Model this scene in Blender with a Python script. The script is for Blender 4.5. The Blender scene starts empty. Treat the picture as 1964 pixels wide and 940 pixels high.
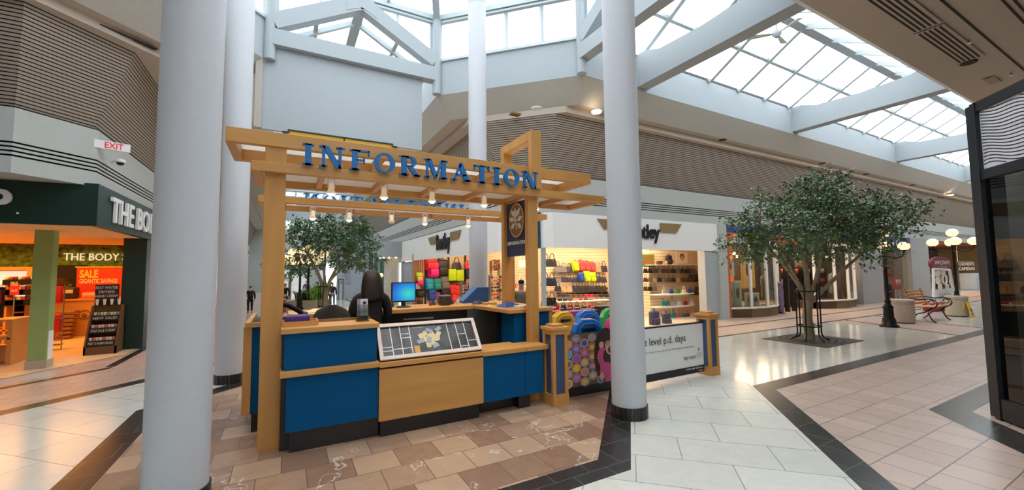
import bpy, bmesh, math, random
from mathutils import Vector, Matrix
random.seed(7)
S = bpy.context.scene
COL = S.collection

# ------------------------------------------------------------------ camera
YAW, PIT, ROL, FPX, EYE = 1.06580888, .0644496127, -.0107852987, 783.02, 1.55
_f = Vector((math.cos(YAW)*math.cos(PIT), math.sin(YAW)*math.cos(PIT), math.sin(PIT)))
_r = Vector((math.sin(YAW), -math.cos(YAW), 0)); _u = _r.cross(_f)
_r, _u = _r*math.cos(ROL)+_u*math.sin(ROL), _u*math.cos(ROL)-_r*math.sin(ROL)
cam = bpy.data.objects.new('camera', bpy.data.cameras.new('camera')); COL.objects.link(cam)
cam.matrix_world = Matrix(((_r.x,_u.x,-_f.x,0),(_r.y,_u.y,-_f.y,0),(_r.z,_u.z,-_f.z,EYE),(0,0,0,1)))
cam.data.sensor_width = 36; cam.data.lens = FPX/1964*36; cam.data.clip_start = .05; cam.data.clip_end = 300
S.camera = cam
# ------------------------------------------------------------------ world: bright overcast sky
W = bpy.data.worlds.new('overcast_sky'); S.world = W; W.use_nodes = True
_bg = W.node_tree.nodes['Background']; _bg.inputs[0].default_value = (.93,.965,1,1); _bg.inputs[1].default_value = 4.15
S.view_settings.view_transform = 'Standard'; S.view_settings.look = 'None'
S.view_settings.exposure = 0.0; S.view_settings.gamma = 1; S.view_settings.use_curve_mapping = False
# ------------------------------------------------------------------ broad area lights added in the shops in place of their downlights
def lamp(name, loc, size, power, color, sy=None, rot=(0,0,0)):
    d = bpy.data.lights.new(name, 'AREA'); d.energy = power; d.color = color; d.size = size
    d.specular_factor = .25
    if sy: d.shape = 'RECTANGLE'; d.size_y = sy
    o = bpy.data.objects.new(name, d); COL.objects.link(o); o.location = loc; o.rotation_euler = rot
    return o
WARM = (1,.72,.45); ORNG = (1,.44,.10); NEUT = (1,.9,.78)
lamp('shop_ceiling_lamp', (8.6,9.7,2.66), 4.5, 230, WARM, 2.4)
lamp('shop_ceiling_lamp', (6.1,13.6,2.66), 2.2, 130, WARM, 5)
lamp('shop_ceiling_lamp', (-5.9,12.9,2.30), 4.4, 230, ORNG, 4.4)
lamp('shop_ceiling_lamp', (16.2,10.2,2.85), 6.5, 420, WARM, 3)
lamp('shop_ceiling_lamp', (23.5,10.2,2.8), 3, 150, WARM, 3)
lamp('shop_ceiling_lamp', (31.5,11,2.85), 9, 620, WARM, 4)
lamp('shop_ceiling_lamp', (7.4,.5,3.15), 1.4, 30, NEUT, 1.6)

# ------------------------------------------------------------------ helpers
def ray(x, y): return _f + _r*((x-982)/FPX) - _u*((y-470)/FPX)
def aY(x, y, Y): d = ray(x,y); t = Y/d.y; return Vector((d.x*t, Y, EYE+d.z*t))
def aX(x, y, X): d = ray(x,y); t = X/d.x; return Vector((X, d.y*t, EYE+d.z*t))
def aZ(x, y, Z=0): d = ray(x,y); t = (Z-EYE)/d.z; return Vector((d.x*t, d.y*t, Z))
MATS = {}
def srgb(c):
    return tuple(((v/255)/12.92 if v/255 <= .04045 else ((v/255+.055)/1.055)**2.4) for v in c)
def mat(name, c, rough=.6, metal=0, var=.06, scale=6, bump=0, spec=.5, stretch=None, emit=0, alpha=1, coat=0):
    if name in MATS: return MATS[name]
    m = bpy.data.materials.new(name); m.use_nodes = True; nt = m.node_tree; N = nt.nodes; L = nt.links
    b = N['Principled BSDF']; col = srgb(c)
    b.inputs['Roughness'].default_value = rough; b.inputs['Metallic'].default_value = metal
    b.inputs['Specular IOR Level'].default_value = spec; b.inputs['Coat Weight'].default_value = coat
    tc = N.new('ShaderNodeTexCoord'); mp = N.new('ShaderNodeMapping'); L.new(tc.outputs['Object'], mp.inputs[0])
    if stretch: mp.inputs['Scale'].default_value = stretch
    nz = N.new('ShaderNodeTexNoise'); nz.inputs['Scale'].default_value = scale; nz.inputs['Detail'].default_value = 5
    L.new(mp.outputs[0], nz.inputs['Vector'])
    rp = N.new('ShaderNodeValToRGB'); L.new(nz.outputs['Fac'], rp.inputs[0])
    rp.color_ramp.elements[0].position = .3; rp.color_ramp.elements[1].position = .7
    rp.color_ramp.elements[0].color = (*[max(0,v*(1-var)) for v in col],1)
    rp.color_ramp.elements[1].color = (*[min(1,v*(1+var)) for v in col],1)
    L.new(rp.outputs[0], b.inputs['Base Color'])
    if bump:
        bp = N.new('ShaderNodeBump'); bp.inputs['Strength'].default_value = bump; bp.inputs['Distance'].default_value = .01
        L.new(nz.outputs['Fac'], bp.inputs['Height']); L.new(bp.outputs[0], b.inputs['Normal'])
    if emit:
        b.inputs['Emission Color'].default_value = (*col,1); b.inputs['Emission Strength'].default_value = emit
    if alpha < 1: b.inputs['Alpha'].default_value = alpha
    MATS[name] = m; return m
def glass(name, tint=(235,245,245), mixf=.08, rough=.02):
    if name in MATS: return MATS[name]
    m = bpy.data.materials.new(name); m.use_nodes = True; nt = m.node_tree; N = nt.nodes; L = nt.links
    N.remove(N['Principled BSDF']); out = N['Material Output']
    t = N.new('ShaderNodeBsdfTransparent'); t.inputs[0].default_value = (*srgb(tint),1)
    g = N.new('ShaderNodeBsdfGlossy'); g.inputs['Roughness'].default_value = rough
    fr = N.new('ShaderNodeFresnel'); fr.inputs[0].default_value = 1.45
    ml_ = N.new('ShaderNodeMath'); ml_.operation = 'MULTIPLY'; ml_.inputs[1].default_value = mixf*12.5; L.new(fr.outputs[0], ml_.inputs[0])
    mx = N.new('ShaderNodeMixShader'); L.new(ml_.outputs[0], mx.inputs[0]); L.new(t.outputs[0], mx.inputs[1]); L.new(g.outputs[0], mx.inputs[2])
    L.new(mx.outputs[0], out.inputs[0]); MATS[name] = m; return m
def tiles(name, c1, c2, grout, size, rough=.25, rot=0, vein=None, msize=.008, ratio=1.0, patch=.5, off=.5):
    if name in MATS: return MATS[name]
    m = bpy.data.materials.new(name); m.use_nodes = True; nt = m.node_tree; N = nt.nodes; L = nt.links
    b = N['Principled BSDF']; b.inputs['Roughness'].default_value = rough
    tc = N.new('ShaderNodeTexCoord'); mp = N.new('ShaderNodeMapping'); mp.inputs['Rotation'].default_value = (0,0,rot)
    L.new(tc.outputs['Object'], mp.inputs[0])
    br = N.new('ShaderNodeTexBrick'); br.offset = off; br.inputs['Scale'].default_value = 1
    br.inputs['Brick Width'].default_value = size*ratio; br.inputs['Row Height'].default_value = size
    br.inputs['Mortar Size'].default_value = msize; br.inputs['Mortar Smooth'].default_value = .1
    br.inputs['Color1'].default_value = (0,0,0,1); br.inputs['Color2'].default_value = (1,1,1,1); br.inputs['Mortar'].default_value = (.5,.5,.5,1)
    L.new(mp.outputs[0], br.inputs['Vector'])
    nz = N.new('ShaderNodeTexNoise'); nz.inputs['Scale'].default_value = 5; nz.inputs['Detail'].default_value = 8; nz.inputs['Roughness'].default_value = .7; nz.inputs['Distortion'].default_value = .6
    L.new(mp.outputs[0], nz.inputs['Vector'])
    ad = N.new('ShaderNodeMix'); ad.data_type = 'FLOAT'; ad.inputs[0].default_value = patch
    sp = N.new('ShaderNodeSeparateColor'); L.new(br.outputs['Color'], sp.inputs[0])
    L.new(sp.outputs[0], ad.inputs[3]); L.new(nz.outputs['Fac'], ad.inputs[2])
    rp = N.new('ShaderNodeValToRGB'); L.new(ad.outputs[0], rp.inputs[0])
    rp.color_ramp.elements[0].position = .3; rp.color_ramp.elements[1].position = .7
    rp.color_ramp.elements[0].color = (*srgb(c1),1); rp.color_ramp.elements[1].color = (*srgb(c2),1)
    last = rp.outputs[0]
    if vein:
        vz = N.new('ShaderNodeTexNoise'); vz.inputs['Scale'].default_value = 1.5; vz.inputs['Detail'].default_value = 6; vz.inputs['Distortion'].default_value = 2.2
        L.new(mp.outputs[0], vz.inputs['Vector'])
        vr = N.new('ShaderNodeValToRGB'); e = vr.color_ramp.elements
        e[0].position = .595; e[0].color = (0,0,0,1); e[1].position = .605; e[1].color = (1,1,1,1); e2 = e.new(.615); e2.color = (0,0,0,1)
        L.new(vz.outputs['Fac'], vr.inputs[0])
        mv = N.new('ShaderNodeMix'); mv.data_type = 'RGBA'; L.new(vr.outputs[0], mv.inputs[0]); L.new(last, mv.inputs[6]); mv.inputs[7].default_value = (*srgb(vein),1)
        last = mv.outputs[2]
    mg = N.new('ShaderNodeMix'); mg.data_type = 'RGBA'; L.new(br.outputs['Fac'], mg.inputs[0]); L.new(last, mg.inputs[6]); mg.inputs[7].default_value = (*srgb(grout),1)
    L.new(mg.outputs[2], b.inputs['Base Color'])
    MATS[name] = m; return m

class MB:
    def __init__(s): s.v = []; s.f = []; s.m = []; s.sm = []; s.T = None
    def _p(s, p): return tuple(s.T @ Vector(p)) if s.T else tuple(p)
    def face(s, pts, m=0, sm=False):
        n = len(s.v); s.v += [s._p(p) for p in pts]; s.f.append(tuple(range(n, n+len(pts)))); s.m.append(m); s.sm.append(sm)
    def grid(s, rows, m=0, sm=True, wrap=False):
        n = len(s.v); R = len(rows); Cn = len(rows[0])
        for r in rows: s.v += [s._p(p) for p in r]
        for i in range(R-1):
            for j in range(Cn if wrap else Cn-1):
                k = (j+1) % Cn
                s.f.append((n+i*Cn+j, n+i*Cn+k, n+(i+1)*Cn+k, n+(i+1)*Cn+j)); s.m.append(m); s.sm.append(sm)
    def box(s, x0, x1, y0, y1, z0, z1, m=0):
        n = len(s.v)
        s.v += [s._p(p) for p in ((x0,y0,z0),(x1,y0,z0),(x1,y1,z0),(x0,y1,z0),(x0,y0,z1),(x1,y0,z1),(x1,y1,z1),(x0,y1,z1))]
        for q in ((0,3,2,1),(4,5,6,7),(0,1,5,4),(1,2,6,5),(2,3,7,6),(3,0,4,7)):
            s.f.append(tuple(n+i for i in q)); s.m.append(m); s.sm.append(False)
        return s
    def rbox(s, c, size, r=.01, m=0, seg=2):      # rounded box via superellipse-like rings
        cx,cy,cz = c; hx,hy,hz = [v/2 for v in size]; r = min(r,hx,hy,hz)
        def ring(ins, z):
            pts = []
            for qx,qy,a0 in ((1,1,0),(-1,1,90),(-1,-1,180),(1,-1,270)):
                for k in range(seg+1):
                    a = math.radians(a0+90*k/seg); pts.append((cx+qx*(hx-r)+(r-ins)*math.cos(a) , cy+qy*(hy-r)+(r-ins)*math.sin(a), z))
            return pts
        rows = []
        for k in range(seg+1): a = math.pi/2*k/seg; rows.append(ring(r*(1-math.sin(a)), cz-hz+r*(1-math.cos(a))))
        for k in range(seg+1): a = math.pi/2*k/seg; rows.append(ring(r*(1-math.cos(a)), cz+hz-r*(1-math.sin(a))))
        s.grid(rows, m, True, True); s.face(rows[0][::-1], m); s.face(rows[-1], m); return s
    def prism(s, pts, d, m=0, mside=None):        # polygon pts (3D, planar) extruded by vector d
        d = Vector(d); b = [Vector(p)+d for p in pts]; a = [Vector(p) for p in pts]
        s.face(a[::-1], m); s.face(b, m)
        for i in range(len(a)):
            j = (i+1) % len(a); s.face([a[i],a[j],b[j],b[i]], m if mside is None else mside)
        return s
    def tube(s, pts, r, n=8, m=0, cap=True, r2=None):
        pts = [Vector(p) for p in pts]; rows = []; N_ = len(pts)
        ref = Vector((0,0,1))
        if abs((pts[-1]-pts[0]).normalized().z) > .95: ref = Vector((1,0,0))
        for i,p in enumerate(pts):
            t = (pts[min(i+1,N_-1)]-pts[max(i-1,0)]).normalized()
            a = t.cross(ref)
            if a.length < 1e-4: a = t.cross(Vector((0,1,0)))
            a.normalize(); b = t.cross(a)
            if isinstance(r, (list,tuple)): rr = r[i]
            else: rr = r if r2 is None else r+(r2-r)*i/(N_-1)
            rows.append([p+a*(rr*math.cos(2*math.pi*k/n))+b*(rr*math.sin(2*math.pi*k/n)) for k in range(n)])
        s.grid(rows, m, True, True)
        if cap: s.face(rows[0], m); s.face(rows[-1][::-1], m)
        return s
    def lathe(s, prof, c=(0,0), n=24, m=0, cap=True):   # prof = [(r,z)...]
        rows = [[(c[0]+r*math.cos(2*math.pi*k/n), c[1]+r*math.sin(2*math.pi*k/n), z) for k in range(n)] for r,z in prof]
        s.grid(rows, m, True, True)
        if cap: s.face(rows[0][::-1], m); s.face(rows[-1], m)
        return s
    def ball(s, c, r, n=12, m=0):
        rx,ry,rz = (r,r,r) if not isinstance(r,(tuple,list)) else r
        rows = []
        for i in range(n//2+1):
            a = -math.pi/2+math.pi*i/(n//2); q = max(.02, math.cos(a))
            rows.append([(c[0]+rx*q*math.cos(2*math.pi*k/n), c[1]+ry*q*math.sin(2*math.pi*k/n), c[2]+rz*math.sin(a)) for k in range(n)])
        s.grid(rows, m, True, True); s.face(rows[0][::-1], m, True); s.face(rows[-1], m, True); return s
    def disc(s, c, rx, ry, X, Y, m=0, n=20):
        c = Vector(c); X = Vector(X); Y = Vector(Y)
        s.face([c+X*(rx*math.cos(2*math.pi*k/n))+Y*(ry*math.sin(2*math.pi*k/n)) for k in range(n)], m); return s
    def text(s, st, o, right, up, h, m=0, w=None, depth=.01, bold=0, align='L', spacing=1, shear=0):
        o = Vector(o); right = Vector(right).normalized(); up = Vector(up).normalized(); nr = right.cross(up)
        key = (st, bold, spacing, shear, depth > 0)
        if key not in TXT:
            c = bpy.data.curves.new('t','FONT'); c.body = st; c.offset = bold; c.space_character = spacing; c.shear = shear; c.resolution_u = 3
            c.extrude = .5 if depth > 0 else 0
            ob = bpy.data.objects.new('t', c); COL.objects.link(ob); dg = bpy.context.evaluated_depsgraph_get(); dg.update()
            me = bpy.data.meshes.new_from_object(ob.evaluated_get(dg))
            TXT[key] = ([tuple(v.co) for v in me.vertices], [tuple(p.vertices) for p in me.polygons])
            bpy.data.objects.remove(ob); bpy.data.curves.remove(c); bpy.data.meshes.remove(me)
        vs, fs = TXT[key]
        if not vs: return s
        x0 = min(v[0] for v in vs); x1 = max(v[0] for v in vs); y0 = 0; y1 = max(v[1] for v in vs)
        sy = h/(y1-y0); sx = sy if w is None else w/(x1-x0)
        dx = {'L':-x0, 'C':-(x0+x1)/2, 'R':-x1}[align]
        n = len(s.v); s.v += [s._p(o+right*((v[0]+dx)*sx)+up*(v[1]*sy)+nr*((v[2]+.5)*depth if depth > 0 else .0015)) for v in vs]
        for f in fs: s.f.append(tuple(n+i for i in f)); s.m.append(m); s.sm.append(False)
        return s
    def build(s, name, mats, parent=None, origin=None, bevel=0):
        if not isinstance(mats, (list,tuple)): mats = [mats]
        me = bpy.data.meshes.new(name); ob = bpy.data.objects.new(name, me); COL.objects.link(ob)
        Mx = Matrix()
        if parent is not None:
            p = parent; Mx = Matrix()
            while p is not None: Mx = p.matrix_basis @ Mx; p = p.parent
            ob.parent = parent
        elif origin is not None:
            ob.location = origin; Mx = Matrix.Translation(origin)
        inv = Mx.inverted()
        me.from_pydata([tuple(inv @ Vector(v)) for v in s.v], [], s.f)
        for q in mats: me.materials.append(q)
        me.polygons.foreach_set('material_index', s.m); me.polygons.foreach_set('use_smooth', s.sm)
        me.update()
        if bevel:
            bm = bmesh.new(); bm.from_mesh(me); bmesh.ops.remove_doubles(bm, verts=bm.verts, dist=1e-5); bm.to_mesh(me); bm.free()
            b = ob.modifiers.new('bevel','BEVEL'); b.width = bevel; b.segments = 2; b.limit_method = 'ANGLE'
        return ob
TXT = {}
def thing(name, label, cat, loc=(0,0,0), rz=0, group=None):
    o = bpy.data.objects.new(name, None); COL.objects.link(o); o.location = loc; o.rotation_euler = (0,0,rz); o.empty_display_size = .1
    o['label'] = label; o['category'] = cat
    if group: o['group'] = group
    bpy.context.view_layer.update() if False else None
    o.matrix_basis = Matrix.Translation(loc) @ Matrix.Rotation(rz, 4, 'Z')
    return o
def tag(o, label, cat, group=None):
    o['label'] = label; o['category'] = cat
    if group: o['group'] = group
    return o
def struct(o): o['kind'] = 'structure'; return o
KIDS = {}
def kids(o): return [c for c in COL.objects if c.parent == o]
def dup(root, loc, rz=0, label=None, group=None, scale=None, swap=None, cache={}):
    if root.name not in cache:
        cache[root.name] = [(c, kids(c)) for c in kids(root)]
    r = root.copy(); COL.objects.link(r); r.location = loc; r.rotation_euler = (0,0,rz)
    if scale is not None: r.scale = scale if isinstance(scale,(tuple,list)) else (scale,)*3
    if label: r['label'] = label
    if group: r['group'] = group
    def sw(o):
        if swap and o.type == 'MESH':
            key = (o.data.name, swap[1].name)
            if key not in KIDS:
                me = o.data.copy()
                for i,mm in enumerate(me.materials):
                    if mm == swap[0]: me.materials[i] = swap[1]
                KIDS[key] = me
            o.data = KIDS[key]
    sw(r)
    for c, gs in cache[root.name]:
        k = c.copy(); COL.objects.link(k); k.parent = r; sw(k)
        for g in gs: q = g.copy(); COL.objects.link(q); q.parent = k; sw(q)
    return r
X_, Y_, Z_ = Vector((1,0,0)), Vector((0,1,0)), Vector((0,0,1))

# ------------------------------------------------------------------ materials
stucco = mat('warm_stucco', (192,179,164), .9, var=.05, scale=40, bump=.25)
white = mat('white_paint', (172,181,186), .65, var=.03, scale=30)
offwhite = mat('frieze_plaster', (186,190,186), .85, var=.04, scale=30, bump=.2)
slat = mat('ribbed_panel', (166,154,140), .8, var=.05, scale=25)
groove = mat('dark_groove', (52,47,42), .9)
bulk = mat('beige_bulkhead', (186,182,172), .9, var=.05, scale=40, bump=.2)
colm = mat('column_paint', (204,208,214), .55, var=.02, scale=30, bump=.05)
black = mat('black_laminate', (22,22,24), .35, var=.1)
blacktile = mat('black_tile', (34,33,34), .3, var=.15, scale=12)
alu = mat('pale_aluminium', (190,200,203), .45, metal=.3, var=.03)
darkalu = mat('dark_gasket', (70,75,78), .6)
maple = mat('maple_veneer', (206,150,80), .5, var=.10, scale=9, stretch=(1,1,.12), coat=.1)
maple_h = mat('maple_veneer_long', (210,154,84), .5, var=.10, scale=9, stretch=(.12,1,1), coat=.1)
maple_e = mat('maple_edge', (196,150,92), .5, var=.14, scale=14, stretch=(.1,1,3))
blue = mat('blue_laminate', (0,84,136), .6, spec=.15, var=.05, scale=50)
signblue = mat('sign_letter_blue', (24,112,180), .5, var=.03)
navy = mat('navy_sign', (38,56,98), .5, var=.05)
gwhite = mat('pure_white', (244,244,242), .5, var=.01)
steel = mat('brushed_steel', (180,182,184), .3, metal=.9)
blkmetal = mat('black_iron', (18,18,19), .45, metal=.3)
skyglass = glass('skylight_glass', (246,250,252), mixf=.012, rough=.05)
shopglass = glass('shop_window_glass', (238,244,240))
bulbm = mat('lit_bulb', (255,224,180), .5, emit=9, var=0)
downm = mat('downlight_glow', (255,226,190), .5, emit=7, var=0)
cream = tiles('cream_terrazzo_tile', (206,204,194), (222,220,210), (150,148,140), .46, .2, rot=math.pi/4, msize=.004, ratio=1.6, patch=.25)
creamx = tiles('cream_corridor_tile', (208,206,197), (222,220,211), (185,182,174), .46, .12, msize=.003, patch=.2)
brown = tiles('mauve_brown_tile', (184,158,143), (200,175,160), (120,104,96), .31, .33, msize=.005, ratio=1.0, patch=.35)
marble = tiles('rose_marble_tile', (146,112,92), (190,158,130), (112,94,84), .34, .28, vein=(226,216,206), msize=.004, patch=.55)
blackf = tiles('black_floor_tile', (42,40,41), (52,50,50), (90,87,84), .32, .25, msize=.004, patch=.3)
shopfloor = mat('shop_floor', (214,200,178), .35, var=.04, scale=3)

# ------------------------------------------------------------------ FLOOR
O = Vector((1.36,5.1)); A = 4.28; B = A*.41421
def octo(c, a, z):
    b = a*.41421
    return [(c[0]+x,c[1]+y,z) for x,y in ((b,-a),(a,-b),(a,b),(b,a),(-b,a),(-a,b),(-a,-b),(-b,-a))]
fl = MB(); CI = (1.25,5.15)
fl.box(-30,62,-30,62,-.2,0,1)
def patchq(x0,x1,y0,y1,z,m): fl.face([(x0,y0,z),(x1,y0,z),(x1,y1,z),(x0,y1,z)], m)
fl.face(octo(O,6.1,.001),3)                                   # brown court
patchq(-30,62,.2,8.3,.0012,3); patchq(-3.2,5.2,-30,62,.0014,3)
fl.face(octo(O,A+.12,.002),2)                                 # outer black band
fl.face(octo(O,A-.12,.0025),0)                                # cream ring
fl.face(octo(CI,2.72,.003),2); fl.face(octo(CI,2.46,.0035),4) # inner band, marble
# east corridor
patchq(5.45,61,3.05,3.30,.0027,2); patchq(5.45,13.5,3.30,5.95,.0022,1); patchq(5.7,61,5.95,6.06,.0023,2)
patchq(5.7,61,6.95,7.05,.0022,2)
fl.face([(13.2,3.3,.0026),(13.32,3.3,.0026),(14.62,5.95,.0026),(14.5,5.95,.0026)],2)
fl.face([(15.2,3.3,.0026),(15.32,3.3,.0026),(16.62,5.95,.0026),(16.5,5.95,.0026)],2)
fl.face([(15.32,3.3,.0024),(24,3.3,.0024),(24,5.95,.0024),(16.62,5.95,.0024)],1); patchq(24,24.12,3.3,5.95,.0026,2); patchq(26,60,3.3,5.95,.0024,1)
# south east zigzag bands
fl.face([(6.15,1.8,.0028),(6.45,1.55,.0028),(40,1.55,.0028),(40,1.8,.0028)],2)
fl.face([(6.15,1.8,.0028),(3.4,-.95,.0028),(3.75,-.95,.0028),(6.45,1.55,.0028)],2)
# second band by the north west shop, and the north corridor
for sx in (-1,):
    fl.face([(O.x-3.9,O.y+4.2,.003),(O.x-6.5,O.y+1.6,.003),(O.x-6.5,O.y+1.8,.003),(O.x-3.9,O.y+4.4,.003)],2)
    patchq(-2.66,-2.52,9.5,60,.003,2); patchq(-.45,-.33,9.4,60,.003,2); patchq(3.05,3.17,9.4,60,.003,2); patchq(-.33,3.05,9.5,60,.0024,1)
ob = struct(fl.build('floor', [cream,creamx,blackf,brown,marble]))

# ------------------------------------------------------------------ SHELL sweeps
def sweep(path, prof, mats_idx, mb, close=None):
    """path: plan points; inward is left of travel; prof: (offset, z)"""
    P = [Vector(p) for p in path]; n = len(P); nr = []
    for i in range(n-1): d = (P[i+1]-P[i]).normalized(); nr.append(Vector((-d.y,d.x)))
    def off(i, o):
        if i == 0: return P[0]+nr[0]*o
        if i == n-1: return P[-1]+nr[-1]*o
        a,b = nr[i-1],nr[i]; k = (a+b); k = k/(1+a.dot(b)); return P[i]+k*o
    for j in range(len(prof)-1):
        for i in range(n-1):
            (o0,z0),(o1,z1) = prof[j],prof[j+1]
            a,b,c,d = off(i,o0),off(i+1,o0),off(i+1,o1),off(i,o1)
            mb.face([(a.x,a.y,z0),(b.x,b.y,z0),(c.x,c.y,z1),(d.x,d.y,z1)], mats_idx[j])
    return off
E_, N_ = 60, 60
FAC = {'north_east': [(E_,8.1),(5.6,8.1),(4.65,9.05),(4.65,N_)],
       'north_west': [(-2.75,N_),(-2.75,8.85),(-3.35,8.17),(-24,8.17)],
       'south_east': [(5.0,-24),(5.0,-1.3),(6.5,.2),(E_,.2)],
       'south_west': [(-24,2.0),(-3.0,2.0),(-2.3,1.2),(-2.3,-24)]}
b_, a_ = B, A
WEL = {'north_east': [(E_,O.y+b_),(O.x+a_,O.y+b_),(O.x+b_,O.y+a_),(O.x+b_,N_)],
       'north_west': [(O.x-b_,N_),(O.x-b_,O.y+a_),(O.x-a_,O.y+b_),(-24,O.y+b_)],
       'south_east': [(O.x+b_,-24),(O.x+b_,O.y-a_),(O.x+a_,O.y-b_),(E_,O.y-b_)],
       'south_west': [(-24,O.y-b_),(O.x-a_,O.y-b_),(O.x-b_,O.y-a_),(O.x-b_,-24)]}
ZS, ZT = 3.9, 5.2
tn = [0]
def trim(mb, m):
    tn[0] += 1; return struct(mb.build('trim_%d' % tn[0], m))
for k in FAC:
    # ribbed panel, leaning in over the shops
    prof = []; idx = []; NS = 27
    for i in range(NS):
        t0, t1, t2 = i/NS, (i+.72)/NS, (i+1)/NS
        f = lambda t: (.5*t, ZS+(ZT-ZS)*t)
        o0,z0 = f(t0); o1,z1 = f(t1); o2,z2 = f(t2)
        prof += [(o0,z0),(o1,z1),(o1-.03,z1),(o2-.03,z2)]; idx += [0,1,1,1]
    prof.append((.5,ZT))
    mb = MB(); sweep(FAC[k], prof, idx, mb)
    struct(mb.build('wall_%s_ribbed' % k, [slat,groove]))
    # plaster frieze with four grooves
    pf = [(.0,2.97),(.06,2.97),(.06,3.2)]; ix = [0,0]
    for g in range(4):
        z = 3.2+g*.06
        pf += [(.02,z),(.02,z+.025),(.06,z+.025),(.06,z+.06)]; ix += [1,1,1,0]
    pf += [(.06,ZS-.02),(-.06,ZS-.02),(-.06,ZS)]; ix += [0,1,1]
    if k != 'south_east':
        mb = MB(); sweep(FAC[k], pf, ix, mb); struct(mb.build('wall_%s_frieze' % k, [offwhite,groove]))
    else:
        mb = MB(); sweep(FAC[k], [(-.05,3.3),(-.05,ZS)], [0], mb); struct(mb.build('wall_%s_frieze' % k, [offwhite,groove]))
    # well: bulkhead, white upstand
    mb = MB(); off = sweep(WEL[k], [(-.42,5.38),(0,5.86)], [0], mb); struct(mb.build('wall_%s_bulkhead' % k, [bulk]))
    mb = MB(); sweep(WEL[k], [(0,5.86),(0,6.68),(-.3,6.68)], [0,0], mb); struct(mb.build('wall_%s_upstand' % k, [white]))
    # soffit
    mb = MB(); offF = None
    d1 = MB(); offF = sweep(FAC[k], [(.5,ZT),(.52,ZT)], [0], d1)
    offW = off
    for i in range(3):
        q = [offF(i,.5),offF(i+1,.5),offW(i+1,-.42),offW(i,-.42)]
        def L(a,b,t): return a+(b-a)*t
        tt = .02 if k == 'south_east' else .45
        m0,m1 = L(q[0],q[3],tt),L(q[1],q[2],tt)
        mb.face([(q[0].x,q[0].y,ZT),(q[1].x,q[1].y,ZT),(m1.x,m1.y,ZT+.02),(m0.x,m0.y,ZT+.02)],0)
        mb.face([(m0.x,m0.y,ZT+.02),(m1.x,m1.y,ZT+.02),(m1.x,m1.y,5.36),(m0.x,m0.y,5.36)],0)
        mb.face([(m0.x,m0.y,5.36),(m1.x,m1.y,5.36),(q[2].x,q[2].y,5.38),(q[3].x,q[3].y,5.38)],0)
    struct(mb.build('ceiling', [stucco]))

for k in FAC:  # unseen lids added above the shops to keep sky light out
    mb = MB(); dd = MB(); of = sweep(FAC[k],[(0,0),(.01,0)],[0],dd); o2 = [of(i,-16) for i in range(4)]
    for i in range(3):
        a,b = of(i,.05),of(i+1,.05); c,d = o2[i+1],o2[i]
        mb.face([(a.x,a.y,3.9),(b.x,b.y,3.9),(c.x,c.y,3.9),(d.x,d.y,3.9)],0)
    struct(mb.build('ceiling',[mat('sky_lid_grey',(120,116,110),.9)]))
    if k != 'south_east':
        mb = MB(); sweep(FAC[k],[(.0,2.97),(-.6,2.97)],[0],mb); struct(mb.build('ceiling',[offwhite]))  # strip added behind the frieze to close light leaks
# octagon corner posts, eave, tie beams, gable rafters
def beam(mb, p, q, w, d, m=0, up=Z_):       # box beam from p to q, width w, depth d (hangs below the line)
    p = Vector(p); q = Vector(q); t = (q-p).normalized(); s = t.cross(up).normalized(); n = s.cross(t)
    a = [p+s*w/2, p-s*w/2, p-s*w/2-n*d, p+s*w/2-n*d]
    mb.prism(a, q-p, m)
VO = [Vector((O.x+x,O.y+y,0)) for x,y in ((b_,-a_),(a_,-b_),(a_,b_),(b_,a_),(-b_,a_),(-a_,b_),(-a_,-b_),(-b_,-a_))]
mb = MB()
for v in VO:
    d = (Vector((O.x,O.y,0))-v).normalized()
    c = v+d*.06; mb.lathe([(.11,5.86),(.11,7.85)], (c.x,c.y), 8)
trim(mb, white)
mb = MB()
for i in range(8):
    a, b = VO[i], VO[(i+1)%8]
    for z0,w,dd in ((7.84,.16,.12),(7.70,.10,.05)):
        beam(mb, a+Z_*z0, b+Z_*z0, w, dd)
    if i % 2 == 0:
        for t in (0,): beam(mb, a+Z_*6.74, b+Z_*6.74, .1, .06)
trim(mb, alu)
APEX = Vector((O.x,O.y,11.2))
mb = MB(); gl = MB(); ng = MB()
for i in range(8):
    a, b = VO[i]+Z_*7.84, VO[(i+1)%8]+Z_*7.84
    beam(mb, a, APEX, .16, .2)
    for t in (1/3,2/3) if i%2==0 else (1/3,2/3):
        p = a.lerp(b,t); q = p.lerp(APEX, .62 ); beam(ng, p, q, .07, .09)
    for t in (.30,.62): beam(ng, a.lerp(APEX,t), b.lerp(APEX,t), .07, .08)
    gl.face([a+Z_*.02,b+Z_*.02,APEX+Z_*.02])
trim(mb, white)
wn = [0]
def window(gl_, bars, extra=None):
    wn[0] += 1; o = struct(gl_.build('window_%d' % wn[0], [skyglass]))
    if bars: bars.build('glazing_bars', [alu, darkalu], o)
    return o
window(gl, ng)
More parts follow.
